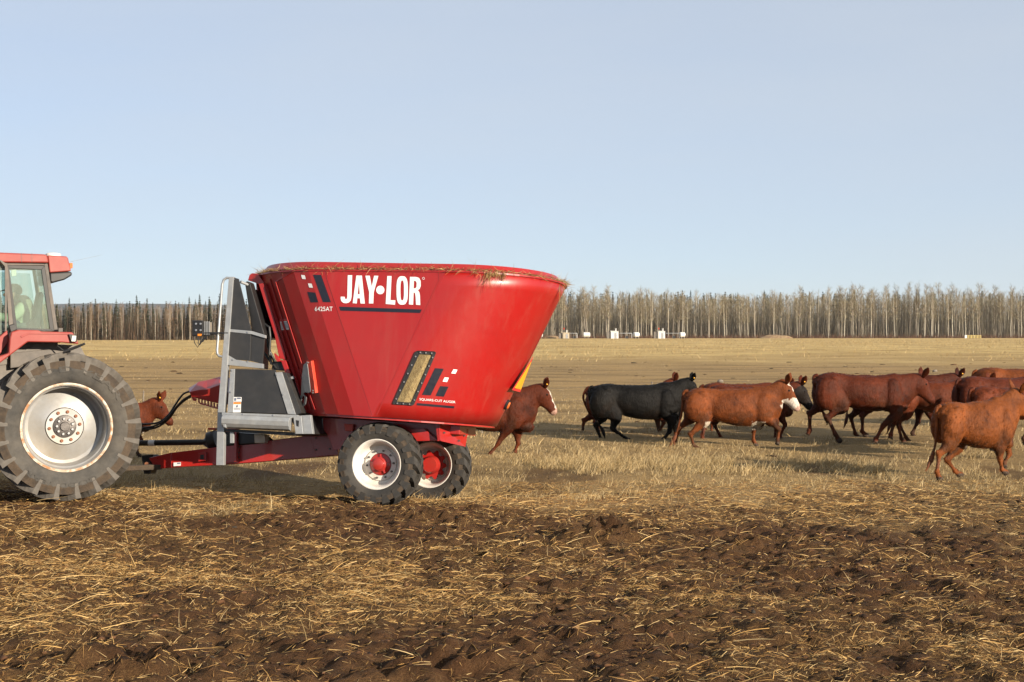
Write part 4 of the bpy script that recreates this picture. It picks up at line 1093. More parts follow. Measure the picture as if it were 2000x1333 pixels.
# ------------------------------------------------------------------ tractor
TRF = Frame((131, 837), 18.0, (0, -1.24, .93), 0, 0, 24.0)
tr = empty('tractor', TRF.M, 'faded red farm tractor with a large worn rear wheel at the left edge', 'tractor')
def tpoly(name, pts, Y0, Y1, mat, parent=None, bevel=.006, Yp=None):
    return MB().prism(TRF.p2(pts, Y0 if Yp is None else Yp), Y0, Y1).build(name, mat, parent or tr, bevel=bevel)
def tractor_wheel(c, Rr, W, rim, label):
    w = wheel(tr, c, Rr, W, rim, 21, .088, 17, .054, .11, MT['rubber_old'], MT['lug'], label)
    k = rim / .56
    MB().lathe([(rim - .012, -W * .42), (rim + .012, -W * .435), (rim + .012, -W * .45), (rim - .006, -W * .455), (rim - .018, -W * .44)], 64, closed=True).build('rim_lip', MT['rustlip'], w, smooth=True)
    rm = MB().lathe([(rim - .016, -W * .43), (rim - .03, -W * .36), (rim - .035, -W * .28), (rim - .055, -W * .25), (rim - .06, .06), (rim - .075, .10), (rim - .115, .115), (.30 * k, .045), (.245 * k, .03), (.245 * k, .08), (rim, W * .43)], 64)
    rm.build('rim', MT['rim_old'], w, smooth=True)
    MB().lathe([(.0001, .02), (.148 * k, .02), (.232 * k, .018), (.238 * k, .026), (.238 * k, .06), (.0001, .06)], 48).build('wheel_disc', MT['rim_old'], w, smooth=True)
    ring_of(w, hexbolt(.021 * k, .022, MT['rust'], n=10), 10, .190 * k, .020, 'wheel_bolt', .12)
    MB().lathe([(.0001, -.03), (.055 * k, -.03), (.06 * k, -.02), (.062 * k, -.005), (.135 * k, .0), (.146 * k, .006), (.150 * k, .03), (.0001, .03)], 40).build('hub', MT['grease'], w, smooth=True)
    ring_of(w, hexbolt(.019 * k, .03, MT['bolt']), 9, .100 * k, .002, 'hub_bolt', .3)
    for a in (.45, 2.2, 3.6, 5.3): MB().box((.104 * k * math.cos(a), -.004, .104 * k * math.sin(a)), (.07 * k, .012, .008), Matrix.Rotation(-a, 3, 'Y')).build('hub_groove', MT['black'], w)
    return w
w1 = tractor_wheel((0, -1.0, .94), .945, .52, .555, 'huge near rear wheel with worn silver rim')
sidewall_text('GOOD YEAR', w1, MT['rubber_old'], .70, .075, -.2685, -58, 62)
sidewall_text('GOOD YEAR', w1, MT['rubber_old'], .70, .06, -.2685, 150, 222)
tractor_wheel((0, 1.0, .94), .945, .52, .555, None)
tractor_wheel((-2.75, -.95, .70), .70, .40, .38, None)
tractor_wheel((-2.75, .95, .70), .70, .40, .38, None)
MB().lathe([(.0001, -.85), (.13, -.85), (.17, -.5), (.22, -.3), (.22, .3), (.17, .5), (.13, .85), (.0001, .85)], 24, (0, 0, .94)).build('rear_axle', MT['grey_body'], tr, smooth=True)
MB().box((-1.2, 0, .95), (3.2, .55, .5)).build('transmission', MT['grey_body'], tr, bevel=.03)
MB().box((-2.75, 0, .70), (.2, 1.7, .16)).build('front_axle', MT['grey_body'], tr, bevel=.02)
MB().prism([(-3.7, 1.05), (-3.75, 1.75), (-3.6, 1.86), (-1.75, 2.02), (-1.7, 1.05)], -.38, .38).build('hood', MT['red_old'], tr, bevel=.05, seg=3)
# cab
YN, YF = -.80, .80
def both(name, pts, y0, y1, mat, bevel=.006, parent=None):
    a = tpoly(name, pts, y0, y1, mat, parent, bevel)
    b = MB().prism(TRF.p2(pts, y0), -y1, -y0).build(name, mat, parent or tr, bevel=bevel); return a, b
roof = tpoly('cab_roof', [(-150, 500), (-60, 494), (0, 493.5), (88, 497), (93, 500), (95, 514), (0, 513), (-150, 515)], YN - .05, -YN + .05, MT['red_old'], bevel=.03)
for x in (42, 62): tpoly('roof_seam', [(x, 494.5), (x + .8, 494.5), (x + .8, 512.5), (x, 512.5)], YN - .053, YN - .049, MT['pillar'], roof, 0)
tpoly('roof_rear_housing', [(93, 499), (130, 501), (133, 504), (139, 530), (97, 533)], YN - .02, .75, MT['red_old'], bevel=.03)
tpoly('roof_rear_skirt', [(97, 533.5), (140, 531), (141, 538), (126, 547), (103, 553), (98, 551)], YN, .72, MT['black'], bevel=.02)
tpoly('work_lamp', [(112, 546), (119, 544), (118, 549), (112, 550)], YN + .02, YN + .16, MT['lamp_lens'])
tpoly('marker_lamp', [(136, 514), (142, 514), (142, 524), (136, 525)], YN + .05, YN + .15, MT['amber'], bevel=.006)
q = TRF.at(104, 498, -.1)
MB().tube([q + Vector((0, 0, -.02)), q + Vector((0, 0, .008)), q + Vector((0, 0, .016)), q + Vector((0, 0, .026))], [.10, .10, .09, .05], 24).build('beacon_dome', MT['white_plastic'], tr, smooth=True)
MB().tube([TRF.at(137, 512, -.1), TRF.at(170, 504.5, -.1), TRF.at(200, 498, -.1)], [.0026, .002, .0014], 6).build('antenna', MT['galv'], tr)
both('rear_pillar', [(86, 515), (93, 515), (113.5, 648), (106, 648)], YN, YN + .08, MT['pillar'])
both('window_header', [(14, 513.5), (86, 514.5), (87, 519), (14, 518.5)], YN, YN + .06, MT['pillar'])
both('door_pillar', [(9, 513.5), (14.5, 513.5), (27, 646), (18, 648)], YN - .012, YN + .06, MT['pillar'])
both('front_pillar', [(-122, 514), (-116, 514), (-128, 690), (-136, 690)], YN, YN + .08, MT['pillar'])
sf1, sf2 = both('side_window', [(17, 523), (81.5, 526), (98, 643), (33, 641)], YN + .02, YN + .026, MT['cab_glass'], 0)
for o, yy in ((sf1, YN),):
    out = [(14.5, 518.5), (87, 519.5), (106, 647), (27, 645)]; inn = [(18, 524), (81, 527), (97.5, 643), (33.5, 641)]
    for i in range(4):
        tpoly('window_seal', [out[i], out[(i + 1) % 4], inn[(i + 1) % 4], inn[i]], yy + .005, yy + .03, MT['black'], o, .002)
both('door_glass', [(-115, 518), (9, 517), (17, 650), (-126, 690)], YN + .02, YN + .026, MT['cab_glass'], 0)
both('door_frame', [(-2, 508), (3, 509), (14, 517), (13, 650), (9.5, 652), (9.5, 521)], YN - .06, YN - .02, MT['pillar'], .003)
p_a = TRF.at(89, 520, YN); p_b = TRF.at(109, 646, YN)
MB().add([(p_a.x, YN + .08, p_a.z), (p_a.x, YF - .08, p_a.z), (p_b.x, YF - .08, p_b.z), (p_b.x, YN + .08, p_b.z)], [(0, 1, 2, 3)]).build('rear_window', MT['cab_glass'], tr)
MB().prism(TRF.p2([(-130, 690), (40, 690), (110, 648), (106, 660), (60, 700), (-130, 705)], YN), YN + .01, YF - .01).build('cab_floor', MT['grey_body'], tr)
tpoly('cab_side', [(-136, 690), (-126, 690), (0, 690), (18, 648), (27, 645.5), (106, 647.5), (113, 648), (113, 700), (-136, 730)], YN + .03, YN + .05, MT['grey_body'], bevel=0)
tpoly('rear_view_lever', [(17, 636), (29, 632), (34, 644), (21, 650)], YN - .08, YN + .0, MT['black'], bevel=.01)
def both_f(name, pts, y0, y1, mat, bevel=.01): return both(name, pts, y0, y1, mat, bevel)
both_f('fender', [(-12, 720), (0, 709.5), (54, 668.5), (122, 669.5), (154, 672.5), (148, 657), (141, 649), (80, 648), (76, 645.5), (36, 644.5), (22, 649), (19, 662), (17, 690), (-12, 700)], -1.10, YN - .005, MT['red_old'], .02)
tpoly('fender_crease', [(40, 657), (56, 650.5), (139, 652), (141, 654), (57, 653), (42, 660)], -1.108, -1.10, MT['red_old'], bevel=.003)
tpoly('door_sill', [(-40, 690), (0, 657), (14, 645), (17, 668), (0, 692), (-40, 730)], YN - .10, YN - .03, MT['red_old'], bevel=.01)
both('grey_side_plate', [(-12, 722), (0, 712), (36, 686), (54, 671), (156, 675), (166, 694), (178, 740), (120, 800), (-12, 800)], YN + .052, YN + .08, MT['grey_body'], 0)
tpoly('fender_bracket', [(20, 690), (95, 683), (155, 690), (160, 700), (20, 720)], -.86, -.82, MT['pillar'], bevel=.01)
tl = tpoly('tail_lamp_housing', [(134, 653), (150, 654.5), (150.5, 668), (139, 669)], -1.14, -1.02, MT['black'], bevel=.006)
tpoly('tail_lamp_lens', [(141, 656), (149, 656.5), (147, 667.5), (139.5, 667)], -1.148, -1.138, MT['lamp_lens'], tl, .003)
tpoly('light_stub', [(114, 641), (123, 641), (123, 649), (114, 649)], -.95, -.86, MT['pillar'])
MB().tube([TRF.at(124, 688, -1.05), TRF.at(150, 678, -1.08), TRF.at(166, 671.5, -1.1)], [.018, .018, .014], 8).build('lever_bar', MT['black'], tr)
MB().tube([TRF.at(112, 676, -1.0), TRF.at(128, 688, -1.05)], .008, 6).build('cable', MT['hose'], tr)
# rear linkage and drawbar
xh = (TRF.I @ (MXF.M @ MXF.at(288, 907, 0)))
MB().box(((xh.x + .2) / 2, 0, xh.z - .02), (xh.x + .1, .12, .07)).build('drawbar', MT['tread_mud'], tr, bevel=.01)
MB().box((.45, 0, 1.05), (.35, .5, .7)).build('hitch_housing', MT['grey_body'], tr, bevel=.03)
for yy in (-.35, .35): MB().tube([(.35, yy, .75), (.9, yy * 1.15, .62)], .035, 8).build('lift_arm', MT['black'], tr, smooth=True)
# interior
tpoly('seat', [(50, 642), (74, 642), (82, 574), (74, 570), (63, 624), (50, 631), (2, 632), (2, 642)], -.27, .27, MT['seat'], bevel=.04, Yp=0)
tpoly('seat_pedestal', [(15, 640), (45, 640), (45, 690), (15, 690)], -.2, .2, MT['black'], bevel=.02, Yp=0)
tpoly('console', [(-60, 600), (-48, 596), (-40, 690), (-75, 690)], -.15, .15, MT['black'], bevel=.03, Yp=0)
sw = MB(); cw = TRF.at(-38, 596, 0)
for_p = [cw + Vector((.07 * math.cos(a), .19 * math.sin(a), .12 * math.cos(a))) for a in np.linspace(0, 2 * math.pi, 25)]
sw.tube(for_p, .014, 8, caps=False).build('steering_wheel', MT['black'], tr, smooth=True)
tpoly('handle_tag', [(22, 528), (32, 527), (32, 539), (23, 540)], YN + .035, YN + .06, MT['white_plastic'], bevel=.003)

# driver
def T0(x, y, Y=0.0): return TRF.at(x, y, Y)
drv = empty('person', TRF.M, 'person in a pale olive hooded jacket and dark cap driving the tractor', 'person')
MT['skin'] = worn('skin', (.48, .27, .19), (.42, .22, .15), 14, .55)
MT['jacket'] = worn('olive_jacket_cloth', (.44, .46, .32), (.36, .38, .26), 7, .9, bmp=.3)
MT['cap'] = worn('dark_cap_cloth', (.045, .05, .05), (.07, .075, .072), 16, .9)
MT['trousers'] = worn('dark_trousers', (.04, .05, .07), (.055, .065, .09), 12, .9)
hd = T0(26, 573)
b = MB()
ball(b, hd, (.10, .078, .118)); ball(b, hd + Vector((-.035, 0, -.055)), (.075, .06, .075))
limb(b, [hd + Vector((-.10, 0, -.005)), hd + Vector((-.125, 0, -.03))], [.018, .014], n=8)
limb(b, [hd + Vector((-.085, 0, -.075)), hd + Vector((-.105, 0, -.075))], [.022, .012], [.03, .02], n=8)
for s in (-1, 1): ball(b, hd + Vector((.01, s * .08, -.012)), (.022, .014, .035), 8)
neck = T0(38, 594); hip = T0(40, 638); chest = T0(42, 612)
limb(b, [hd + Vector((.02, 0, -.06)), neck], [.058, .062])
limb(b, [neck, chest, T0(44, 630), hip], [.10, .125, .12, .13], [.12, .19, .17, .17])
sh_ = {}
for s in (-1, 1):
    S = T0(42, 600) + Vector((0, s * .19, 0)); E = T0(16, 622) + Vector((0, s * .26, 0)); Hn = T0(-30, 612) + Vector((0, s * .16, 0))
    sh_[s] = (S, E, Hn)
    limb(b, [S, E, Hn], [.055, .045, .028])
    limb(b, [Hn, Hn + Vector((-.07, 0, .01))], [.03, .026], [.04, .042], n=10)
    for f_ in range(4):
        base = Hn + Vector((-.075, (f_ - 1.5) * .02, .015)); ln = (.045, .052, .048, .036)[f_]
        limb(b, [base, base + Vector((-ln * .7, 0, .012)), base + Vector((-ln * .9, 0, -.022)), base + Vector((-ln * .3, 0, -.04))], [.0095, .009, .0085, .007], n=8, sub=2)
    limb(b, [Hn + Vector((-.03, -s * .035, 0)), Hn + Vector((-.06, -s * .055, -.005)), Hn + Vector((-.09, -s * .04, -.02))], [.011, .010, .008], n=8, sub=2)
    K = T0(-18, 634) + Vector((0, s * .14, .02)); Ft = T0(-24, 690) + Vector((0, s * .13, .04))
    limb(b, [hip + Vector((0, s * .09, 0)), K, Ft, Ft + Vector((-.14, 0, -.03))], [.085, .062, .045, .035])
link('body', fuse(b, .011, 4), drv).data.materials.append(MT['skin'])
j = MB()
limb(j, [neck + Vector((-.01, 0, .02)), neck + Vector((.015, 0, -.02)), chest, T0(44, 630), hip + Vector((0, 0, -.03))], [.085, .125, .150, .145, .155], [.095, .15, .215, .195, .195])
for s in (-1, 1): S, E, Hn = sh_[s]; limb(j, [S, E, Hn + Vector((.02, 0, 0))], [.082, .066, .046])
limb(j, [neck + Vector((.02, 0, .075)), neck + Vector((.075, 0, .045)), neck + Vector((.115, 0, -.03)), neck + Vector((.11, 0, -.10))], [.05, .065, .06, .035], [.09, .125, .12, .08])
jm = fuse(j, .014, 5); jm.materials.append(MT['jacket']); link('jacket', jm, drv)
c = MB(); ball(c, hd + Vector((.006, 0, .035)), (.112, .09, .098))
limb(c, [hd + Vector((-.07, 0, .045)), hd + Vector((-.13, 0, .035)), hd + Vector((-.175, 0, .018))], [.012, .009, .006], [.075, .07, .045])
cm_ = fuse(c, .009, 3); cm_.materials.append(MT['cap']); link('cap', cm_, drv)
t_ = MB()
for s in (-1, 1):
    K = T0(-18, 634) + Vector((0, s * .14, .02)); Ft = T0(-24, 690) + Vector((0, s * .13, .04))
    limb(t_, [hip + Vector((0, s * .09, 0)), K, Ft + Vector((0, 0, .03))], [.105, .078, .066])
tm = fuse(t_, .014, 3); tm.materials.append(MT['trousers']); link('trousers', tm, drv)
# ------------------------------------------------------------------ cattle
def coat_mat(name, shine=.0):
    m, nt, b = new_mat(name)
    a = N(nt, 'ShaderNodeAttribute', attribute_name='coat')
    n1 = noise_node(nt, 2.7, 5, .62, dist=.5); r1 = ramp(nt, n1.outputs[0], [(.32, (.22, .18, .16)), (.43, (.72, .68, .66)), (.55, (1.02, 1.0, .98)), (.70, (1.5, 1.38, 1.2))], True)
    n2 = noise_node(nt, 30, 5, .7, stretch=(1.6, 1, .45), dist=.5); r2 = ramp(nt, n2.outputs[0], [(.3, (.62, .59, .57)), (.62, (1.12, 1.11, 1.1))], True)
    c = mixc(nt, .85, a.outputs['Color'], r1.outputs[0], 'MULTIPLY'); c = mixc(nt, .8, c, r2.outputs[0], 'MULTIPLY')
    nt.links.new(c, b.inputs['Base Color']); b.inputs['Roughness'].default_value = .55; b.inputs['Specular IOR Level'].default_value = .11
    b.inputs['Sheen Weight'].default_value = 0.0
    n3 = noise_node(nt, 26, 6, .7, stretch=(1.3, 1, .5), dist=.5)
    bump(nt, b, n3.outputs[0], .55, .035)
    return m
MT['coat'] = coat_mat('cattle_coat')
MT['hair'] = attr_color_mat('coat_hair', rough=1.0)
MT['hair'].node_tree.nodes['Principled BSDF'].inputs['Specular IOR Level'].default_value = 0.0
MT['eye'] = worn('dark_eye', (.010, .007, .005), (.02, .012, .008), 20, .08)
MT['tag'] = worn('yellow_ear_tag', (.85, .42, .03), (.8, .38, .03), 20, .5)
RED = (.112, .027, .010); RED2 = (.088, .020, .008); ORANGE = (.158, .045, .013); DARKRED = (.070, .017, .008); BLACK = (.0075, .0070, .0065); WHITE = (.66, .60, .52)

def default_legs(ph):
    """Walking poses in body units (fractions of hip height): hind near, hind far, fore near, fore far."""
    hind = {0: [(.04, .50), (-.10, .34), (-.03, .09), (.02, 0)], 1: [(.10, .50), (-.02, .33), (.10, .10), (.15, 0)], 2: [(.0, .50), (-.20, .36), (-.24, .11), (-.20, .01)], 3: [(.10, .52), (.02, .36), (.02, .14), (.07, .06)]}
    fore = {0: [(.0, .46), (.02, .27), (.01, .09), (.04, 0)], 1: [(.05, .46), (.12, .27), (.14, .09), (.18, 0)], 2: [(-.03, .46), (-.06, .27), (-.14, .10), (-.12, .01)], 3: [(.06, .47), (.14, .33), (.06, .16), (.05, .08)]}
    seq = {0: (0, 1, 2, 1), 1: (2, 1, 3, 0), 2: (1, 2, 0, 3), 3: (3, 0, 1, 2)}[ph % 4]
    return hind[seq[0]], hind[seq[1]], fore[seq[2]], fore[seq[3]]

def P0throat(n2_, axn, up, hs): return n2_ + axn * .10 * hs - up * .09 * hs

def cow(label, d, rump, chest, top, gnd, poll, muzzle, coat, belly=None, yaw=0.0, legs=None, phase=0, face=None, tail=None, top_front=None,
        head_turn=0.0, ear_tag=None, voxel=.0245, fat=1.0, group='cattle walking across the pasture', white_belly=False, tone=None, head_size=1.0):
    sc = d / F; cy = math.cos(R(yaw))
    xm = ((rump + chest) / 2 - 1000) * sc
    g0 = EYE - (gnd - HOR) * sc
    L = (chest - rump) * sc / cy; H = (gnd - top) * sc
    M = Matrix.Translation((xm, d, g0)) @ Matrix.Rotation(R(yaw), 4, 'Z')
    def loc(p, y=0.0):
        return Vector((((p[0] - 1000) * sc - xm) / cy, y, EYE - (p[1] - HOR) * sc - g0))
    bz = (gnd - belly) * sc + .02 if belly else H * .46
    hf = (gnd - (top_front or top)) * sc
    x0, x1 = -L / 2, L / 2
    b = MB()
    # trunk: stations along the body (fraction, top, bottom, half width)
    wv = H * .225 * fat
    st = [(.00, .90, .62, .40), (.06, .965, .50, .64), (.16, .995, .40, .82), (.27, .985, .26, .72), (.38, .975, .12, .92), (.52, .97, .03, 1.02), (.64, .97, .0, .96), (.76, .985, .03, .78), (.87, .975, .07, .64), (.95, .91, .14, .50), (1.0, .82, .28, .36)]
    path = []; rn = []; ry = []
    for f_, t_, bt, w_ in st:
        Ht = H + (hf - H) * f_
        zt = t_ * Ht; zb = bz + (Ht - bz) * bt
        path.append((x0 + L * f_, 0, (zt + zb) / 2)); rn.append((zt - zb) / 2); ry.append(wv * w_)
    limb(b, path, rn, ry, n=22, pw=2.25, sub=3)
    # hook bones, haunch, shoulder, brisket
    for s in (-1, 1):
        ball(b, (x0 + L * .18, s * wv * .68, H * .905), (.09, .055, .055)); ball(b, (x0 + L * .03, s * wv * .36, H * .86), (.07, .045, .055))
        ball(b, (x0 + L * .125, s * wv * .50, H * .69), (L * .15, wv * .53, H * .25))
        ball(b, (x0 + L * .82, s * wv * .58, H * .66), (L * .10, wv * .36, H * .25)); ball(b, (x0 + L * .90, s * wv * .50, H * .60), (L * .05, wv * .28, H * .09))
    ball(b, (x0 + L * .93, 0, bz + H * .07), (L * .08, wv * .40, H * .085))
    ball(b, (x0 + L * .80, 0, hf * .955), (L * .10, wv * .30, H * .05))
    # neck and head
    po = loc(poll); mu = loc(muzzle)
    ax = mu - po; hl = ax.length
    ax2 = Matrix.Rotation(R(head_turn), 3, 'Z') @ ax; mu = po + ax2; axn = ax2.normalized()
    lat = Matrix.Rotation(R(head_turn), 3, 'Z') @ Vector((0, 1, 0)); up = axn.cross(lat) * -1
    if up.x * 1 < 0 and up.z < 0: up = -up
    up = lat.cross(axn) * -1
    if up.z < 0 and abs(axn.z) < .95: up = -up
    hs = hl / .52 * head_size
    throat = po + axn * hl * .16 - up * .10 * hs
    n0 = Vector((x0 + L * .84, 0, hf * .74)); n2_ = po + axn * .06 * hs - up * .085 * hs
    n1_ = n0.lerp(n2_, .52) + Vector((0, 0, .015))
    limb(b, [n0 + Vector((-.05, 0, -.02)), n0.lerp(n1_, .6) + Vector((0, 0, -.02)), n1_ + Vector((0, 0, -.025)), n2_], [H * .275, H * .245, H * .20, .165 * hs], [wv * .68, wv * .56, wv * .44, .10 * hs], n=18, sub=5)
    limb(b, [Vector((x0 + L * .90, 0, bz + H * .10)), Vector((x0 + L * .99, 0, bz + H * .20)), n1_ + Vector((.03, 0, -H * .17)), P0throat(n2_, axn, up, hs)], [.085, .07, .05, .035], [.06, .045, .03, .025], n=12, sub=4)
    P = lambda t, v: po + axn * hl * t + up * v * hs
    limb(b, [P(-.03, -.06), P(.12, -.10), P(.30, -.118), P(.50, -.104), P(.70, -.090), P(.86, -.086), P(.97, -.082)],
         [.088 * hs, .150 * hs, .168 * hs, .134 * hs, .098 * hs, .086 * hs, .070 * hs], [.088 * hs, .112 * hs, .122 * hs, .088 * hs, .066 * hs, .078 * hs, .068 * hs], n=16, pw=2.3, sub=3, lat=lat)
    ball(b, P(.01, .018), (.06 * hs, .05 * hs, .045 * hs))
    for s in (-1, 1):
        ball(b, P(.30, -.03) + lat * s * .082 * hs, (.034 * hs, .026 * hs, .03 * hs), 10)
        ball(b, P(.36, -.19) + lat * s * .05 * hs, (.085 * hs, .038 * hs, .07 * hs), 10)
    # legs
    if legs is None:
        hn, hfr, fn, ff = default_legs(phase)
        mk = lambda base, L_: [Vector((base + x * H, 0, z * H)) for x, z in L_]
        hb, fb = x0 + L * .10, x0 + L * .80
        LG = [('h', -1, mk(hb, hn)), ('h', 1, mk(hb, hfr)), ('f', -1, mk(fb, fn)), ('f', 1, mk(fb, ff))]
    else:
        LG = [(k, s, [loc(p) for p in pts]) for k, s, pts in legs]
    k_ = H / 1.25
    hooves = []
    for kind, s, J in LG:
        yy = s * wv * (.50 if kind == 'h' else .46)
        J = [Vector((p.x, yy, max(p.z, .0))) for p in J]
        if kind == 'h':
            hipj = Vector((x0 + L * .13, yy * .9, H * .74)); sti, hock, fet, hoof = J
            limb(b, [hipj, sti, sti.lerp(hock, .55) + Vector((.012, 0, 0)), hock], [.21 * k_, .155 * k_, .078 * k_, .050 * k_], [.118 * k_, .105 * k_, .062 * k_, .040 * k_], sub=4)
            ball(b, sti + Vector((.05 * k_, 0, .02)), (.085 * k_, .07 * k_, .10 * k_), 10)
            ball(b, hock + Vector((-.036 * k_, 0, .030 * k_)), (.034 * k_, .030 * k_, .046 * k_), 10)
            ball(b, hock, (.050 * k_, .044 * k_, .056 * k_), 10)
            limb(b, [hock, hock.lerp(fet, .5), fet.lerp(hock, .14), fet, fet.lerp(hoof, .6) + Vector((.010, 0, .012))], [.046 * k_, .034 * k_, .036 * k_, .045 * k_, .036 * k_], [.038 * k_, .031 * k_, .034 * k_, .042 * k_, .036 * k_], sub=3)
            ball(b, fet + Vector((-.018 * k_, 0, .004)), (.038 * k_, .040 * k_, .038 * k_), 10)
        else:
            elb, knee, fet, hoof = J
            limb(b, [Vector((x0 + L * .82, yy, H * .60)), elb, elb.lerp(knee, .55), knee], [.155 * k_, .112 * k_, .066 * k_, .048 * k_], [.105 * k_, .088 * k_, .056 * k_, .044 * k_], sub=4)
            ball(b, knee + Vector((.006, 0, 0)), (.053 * k_, .050 * k_, .060 * k_), 10)
            limb(b, [knee, knee.lerp(fet, .5), fet.lerp(knee, .14), fet, fet.lerp(hoof, .6) + Vector((.010, 0, .012))], [.044 * k_, .034 * k_, .036 * k_, .045 * k_, .036 * k_], [.042 * k_, .032 * k_, .034 * k_, .042 * k_, .036 * k_], sub=3)
            ball(b, fet + Vector((-.018 * k_, 0, .004)), (.036 * k_, .040 * k_, .036 * k_), 10)
        dirv = (hoof - fet).normalized(); c0 = fet.lerp(hoof, .50)
        toe = Vector((1, 0, 0)) * (1 if dirv.z < -.2 else .5)
        limb(b, [c0, c0.lerp(hoof, .55) + toe * .010, hoof + toe * .028 + Vector((0, 0, .028 * k_))], [.040 * k_, .050 * k_, .056 * k_], [.040 * k_, .048 * k_, .052 * k_], n=12, sub=2)
        hooves.append((hoof, c0, fet))
    me = fuse(b, voxel, 6 if voxel > .02 else 10)
    co = np.empty(len(me.vertices) * 3, dtype=np.float32); me.vertices.foreach_get('co', co); co = co.reshape(-1, 3)
    nv = np.empty(len(me.vertices) * 3, dtype=np.float32); me.vertices.foreach_get('normal', nv); nv = nv.reshape(-1, 3)
    sd_ = int(rump)
    am = (fbm(co[:, 0] * 5 + co[:, 1] * 2, co[:, 2] * 5, 3, sd_) - .5) * .018 + (fbm(co[:, 0] * 16 + co[:, 1] * 9, co[:, 2] * 16, 2, sd_ + 9) - .5) * .007
    am *= np.clip((co[:, 2] / H - .25) / .2, .15, 1) * np.where(co[:, 0] > x1, .35, 1)
    me.vertices.foreach_set('co', (co + nv * am[:, None]).astype(np.float32).ravel()); me.update()
    # ears, tail and switch join the same skin
    e = MB()
    for s in (-1, 1):
        root = P(.06, .0) + lat * s * .075 * hs
        out = (lat * s * .66 + up * .58 - axn * .52).normalized()
        w = axn * .8 + up * .3; w = (w - out * w.dot(out)).normalized()
        limb(e, [root, root + out * .08 * hs, root + out * .16 * hs, root + out * .23 * hs], [.030 * hs, .052 * hs, .052 * hs, .015 * hs], [.020 * hs, .016 * hs, .013 * hs, .008 * hs], n=12, sub=3, lat=out.cross(w))
    tp = [Vector((x0 + L * .02, 0, H * .94)), Vector((x0 - .035, 0, H * .90))]
    if tail: tp += [loc(q_, -.03) for q_ in tail]
    else: tp += [Vector((x0 - .055, -.02, H * .72)), Vector((x0 - .06, -.02, H * .52)), Vector((x0 - .075, -.03, H * .36))]
    nT = len(tp); limb(e, tp, [.040] + [.030 - .016 * i / (nT - 2) for i in range(nT - 1)], n=10, sub=4)
    end = tp[-1]; dn = (tp[-1] - tp[-2]).normalized()
    limb(e, [end - dn * .06, end + dn * .05, end + dn * .14 + Vector((-.02, 0, 0)), end + dn * .26 + Vector((-.05, 0, 0))], [.018, .038, .034, .006], [.018, .03, .026, .005], n=10, sub=3)
    em = raw_mesh('tmp', e.v, e.f, None, True)
    bmj = bmesh.new(); bmj.from_mesh(me); bmj.from_mesh(em); bmj.to_mesh(me); bmj.free(); bpy.data.meshes.remove(em)
    me.polygons.foreach_set('use_smooth', [True] * len(me.polygons))
    # coat colours
    co = np.empty(len(me.vertices) * 3, dtype=np.float32); me.vertices.foreach_get('co', co); co = co.reshape(-1, 3)
    C = np.tile(np.array(coat, dtype=float), (len(co), 1))
    fz = co[:, 2] / H
    C *= (1 - .22 * np.exp(-((fz - .42) / .10) ** 2) * (co[:, 0] > x0 + L * .2) * (co[:, 0] < x0 + L * .9))[:, None]  # belly and lower flank darkened: shading put into the coat colour
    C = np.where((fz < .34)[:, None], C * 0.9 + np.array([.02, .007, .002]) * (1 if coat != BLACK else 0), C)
    soil_ = sstep(.48, .62, fbm(co[:, 0] * 7 + co[:, 1] * 5, co[:, 2] * 7, 3, sd_ + 50)) * np.clip(1.15 - fz * 1.4, 0, .75)
    C = C * (1 - soil_[:, None]) + np.array([.045, .026, .015]) * (1 if coat != BLACK else .35) * soil_[:, None]
    rel = co - np.array(po); tt = rel @ np.array(axn) / hl; vv = rel @ np.array(up) / hs; ll = rel @ np.array(lat) / hs
    wob = .03 * np.sin(co[:, 0] * 40) + .03 * np.sin(co[:, 2] * 47 + 1)
    head = (tt > -.05) & (tt < 1.2) & (np.abs(ll) < .16) & (np.abs(vv) < .3) & (co[:, 0] > x1 - .12)
    def paint(mask, colr, k=1.0):
        m = mask.astype(float)[:, None] * k; C[:] = C * (1 - m) + np.array(colr) * m
    if face == 'blaze':
        paint(head & (np.abs(ll) < .035 + .015 * np.clip(tt, 0, 1) + wob * .3) & (vv > -.10) & (tt > .12), WHITE)
        paint(head & (tt > .90) & (vv > -.13), (.45, .28, .22))
    elif face == 'white':
        paint(head & (np.abs(ll) < .055 + wob * .5) & (vv > -.06) & (tt > .02) & (tt < .42), WHITE)
        paint(head & (tt > .60 + wob + .25 * np.clip(vv + .10, -.1, .25)), WHITE)
        paint(head & (tt > .46 + wob) & (vv < -.12) & (vv > -.24) & (np.abs(ll) < .085), WHITE)
        paint(head & (tt > .92), (.50, .33, .27))
    elif face == 'star':
        paint(head & (np.abs(ll) < .05) & (vv > -.06) & (tt > .02) & (tt < .45), WHITE)
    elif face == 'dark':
        paint(head & (tt > .05), (.016, .011, .009))  # shade over the whole head, put into the coat colour
    if face in (None, 'star'): paint(head & (tt > .90), tuple(v * .5 for v in coat), .8)
    if white_belly:
        nz = fbm(co[:, 0] * 5 + 3, co[:, 1] * 5, 3, 77)
        under = (co[:, 2] < bz + .11) & (co[:, 2] > bz - .07) & (np.abs(co[:, 1]) < wv * .85)
        f_ = (co[:, 0] - x0) / L
        paint(under & (f_ > .20) & (f_ < .84) & ((f_ < .38) | (f_ > .70)) & (nz > .30), (.52, .46, .37))
    for hoof, c0, fet in hooves:
        dd = np.linalg.norm(co - np.array(hoof), axis=1)
        paint((dd < .075 * k_) & (co[:, 2] < c0.z + .01), (.075, .055, .042))
    if tail or True:
        dd = np.linalg.norm(co - np.array(end + dn * .12), axis=1); paint((dd < .17) & (co[:, 0] < x0 + .05), tuple(np.array(coat) * .9 + .03), .6)
    a = me.attributes.new('coat', 'FLOAT_COLOR', 'POINT')
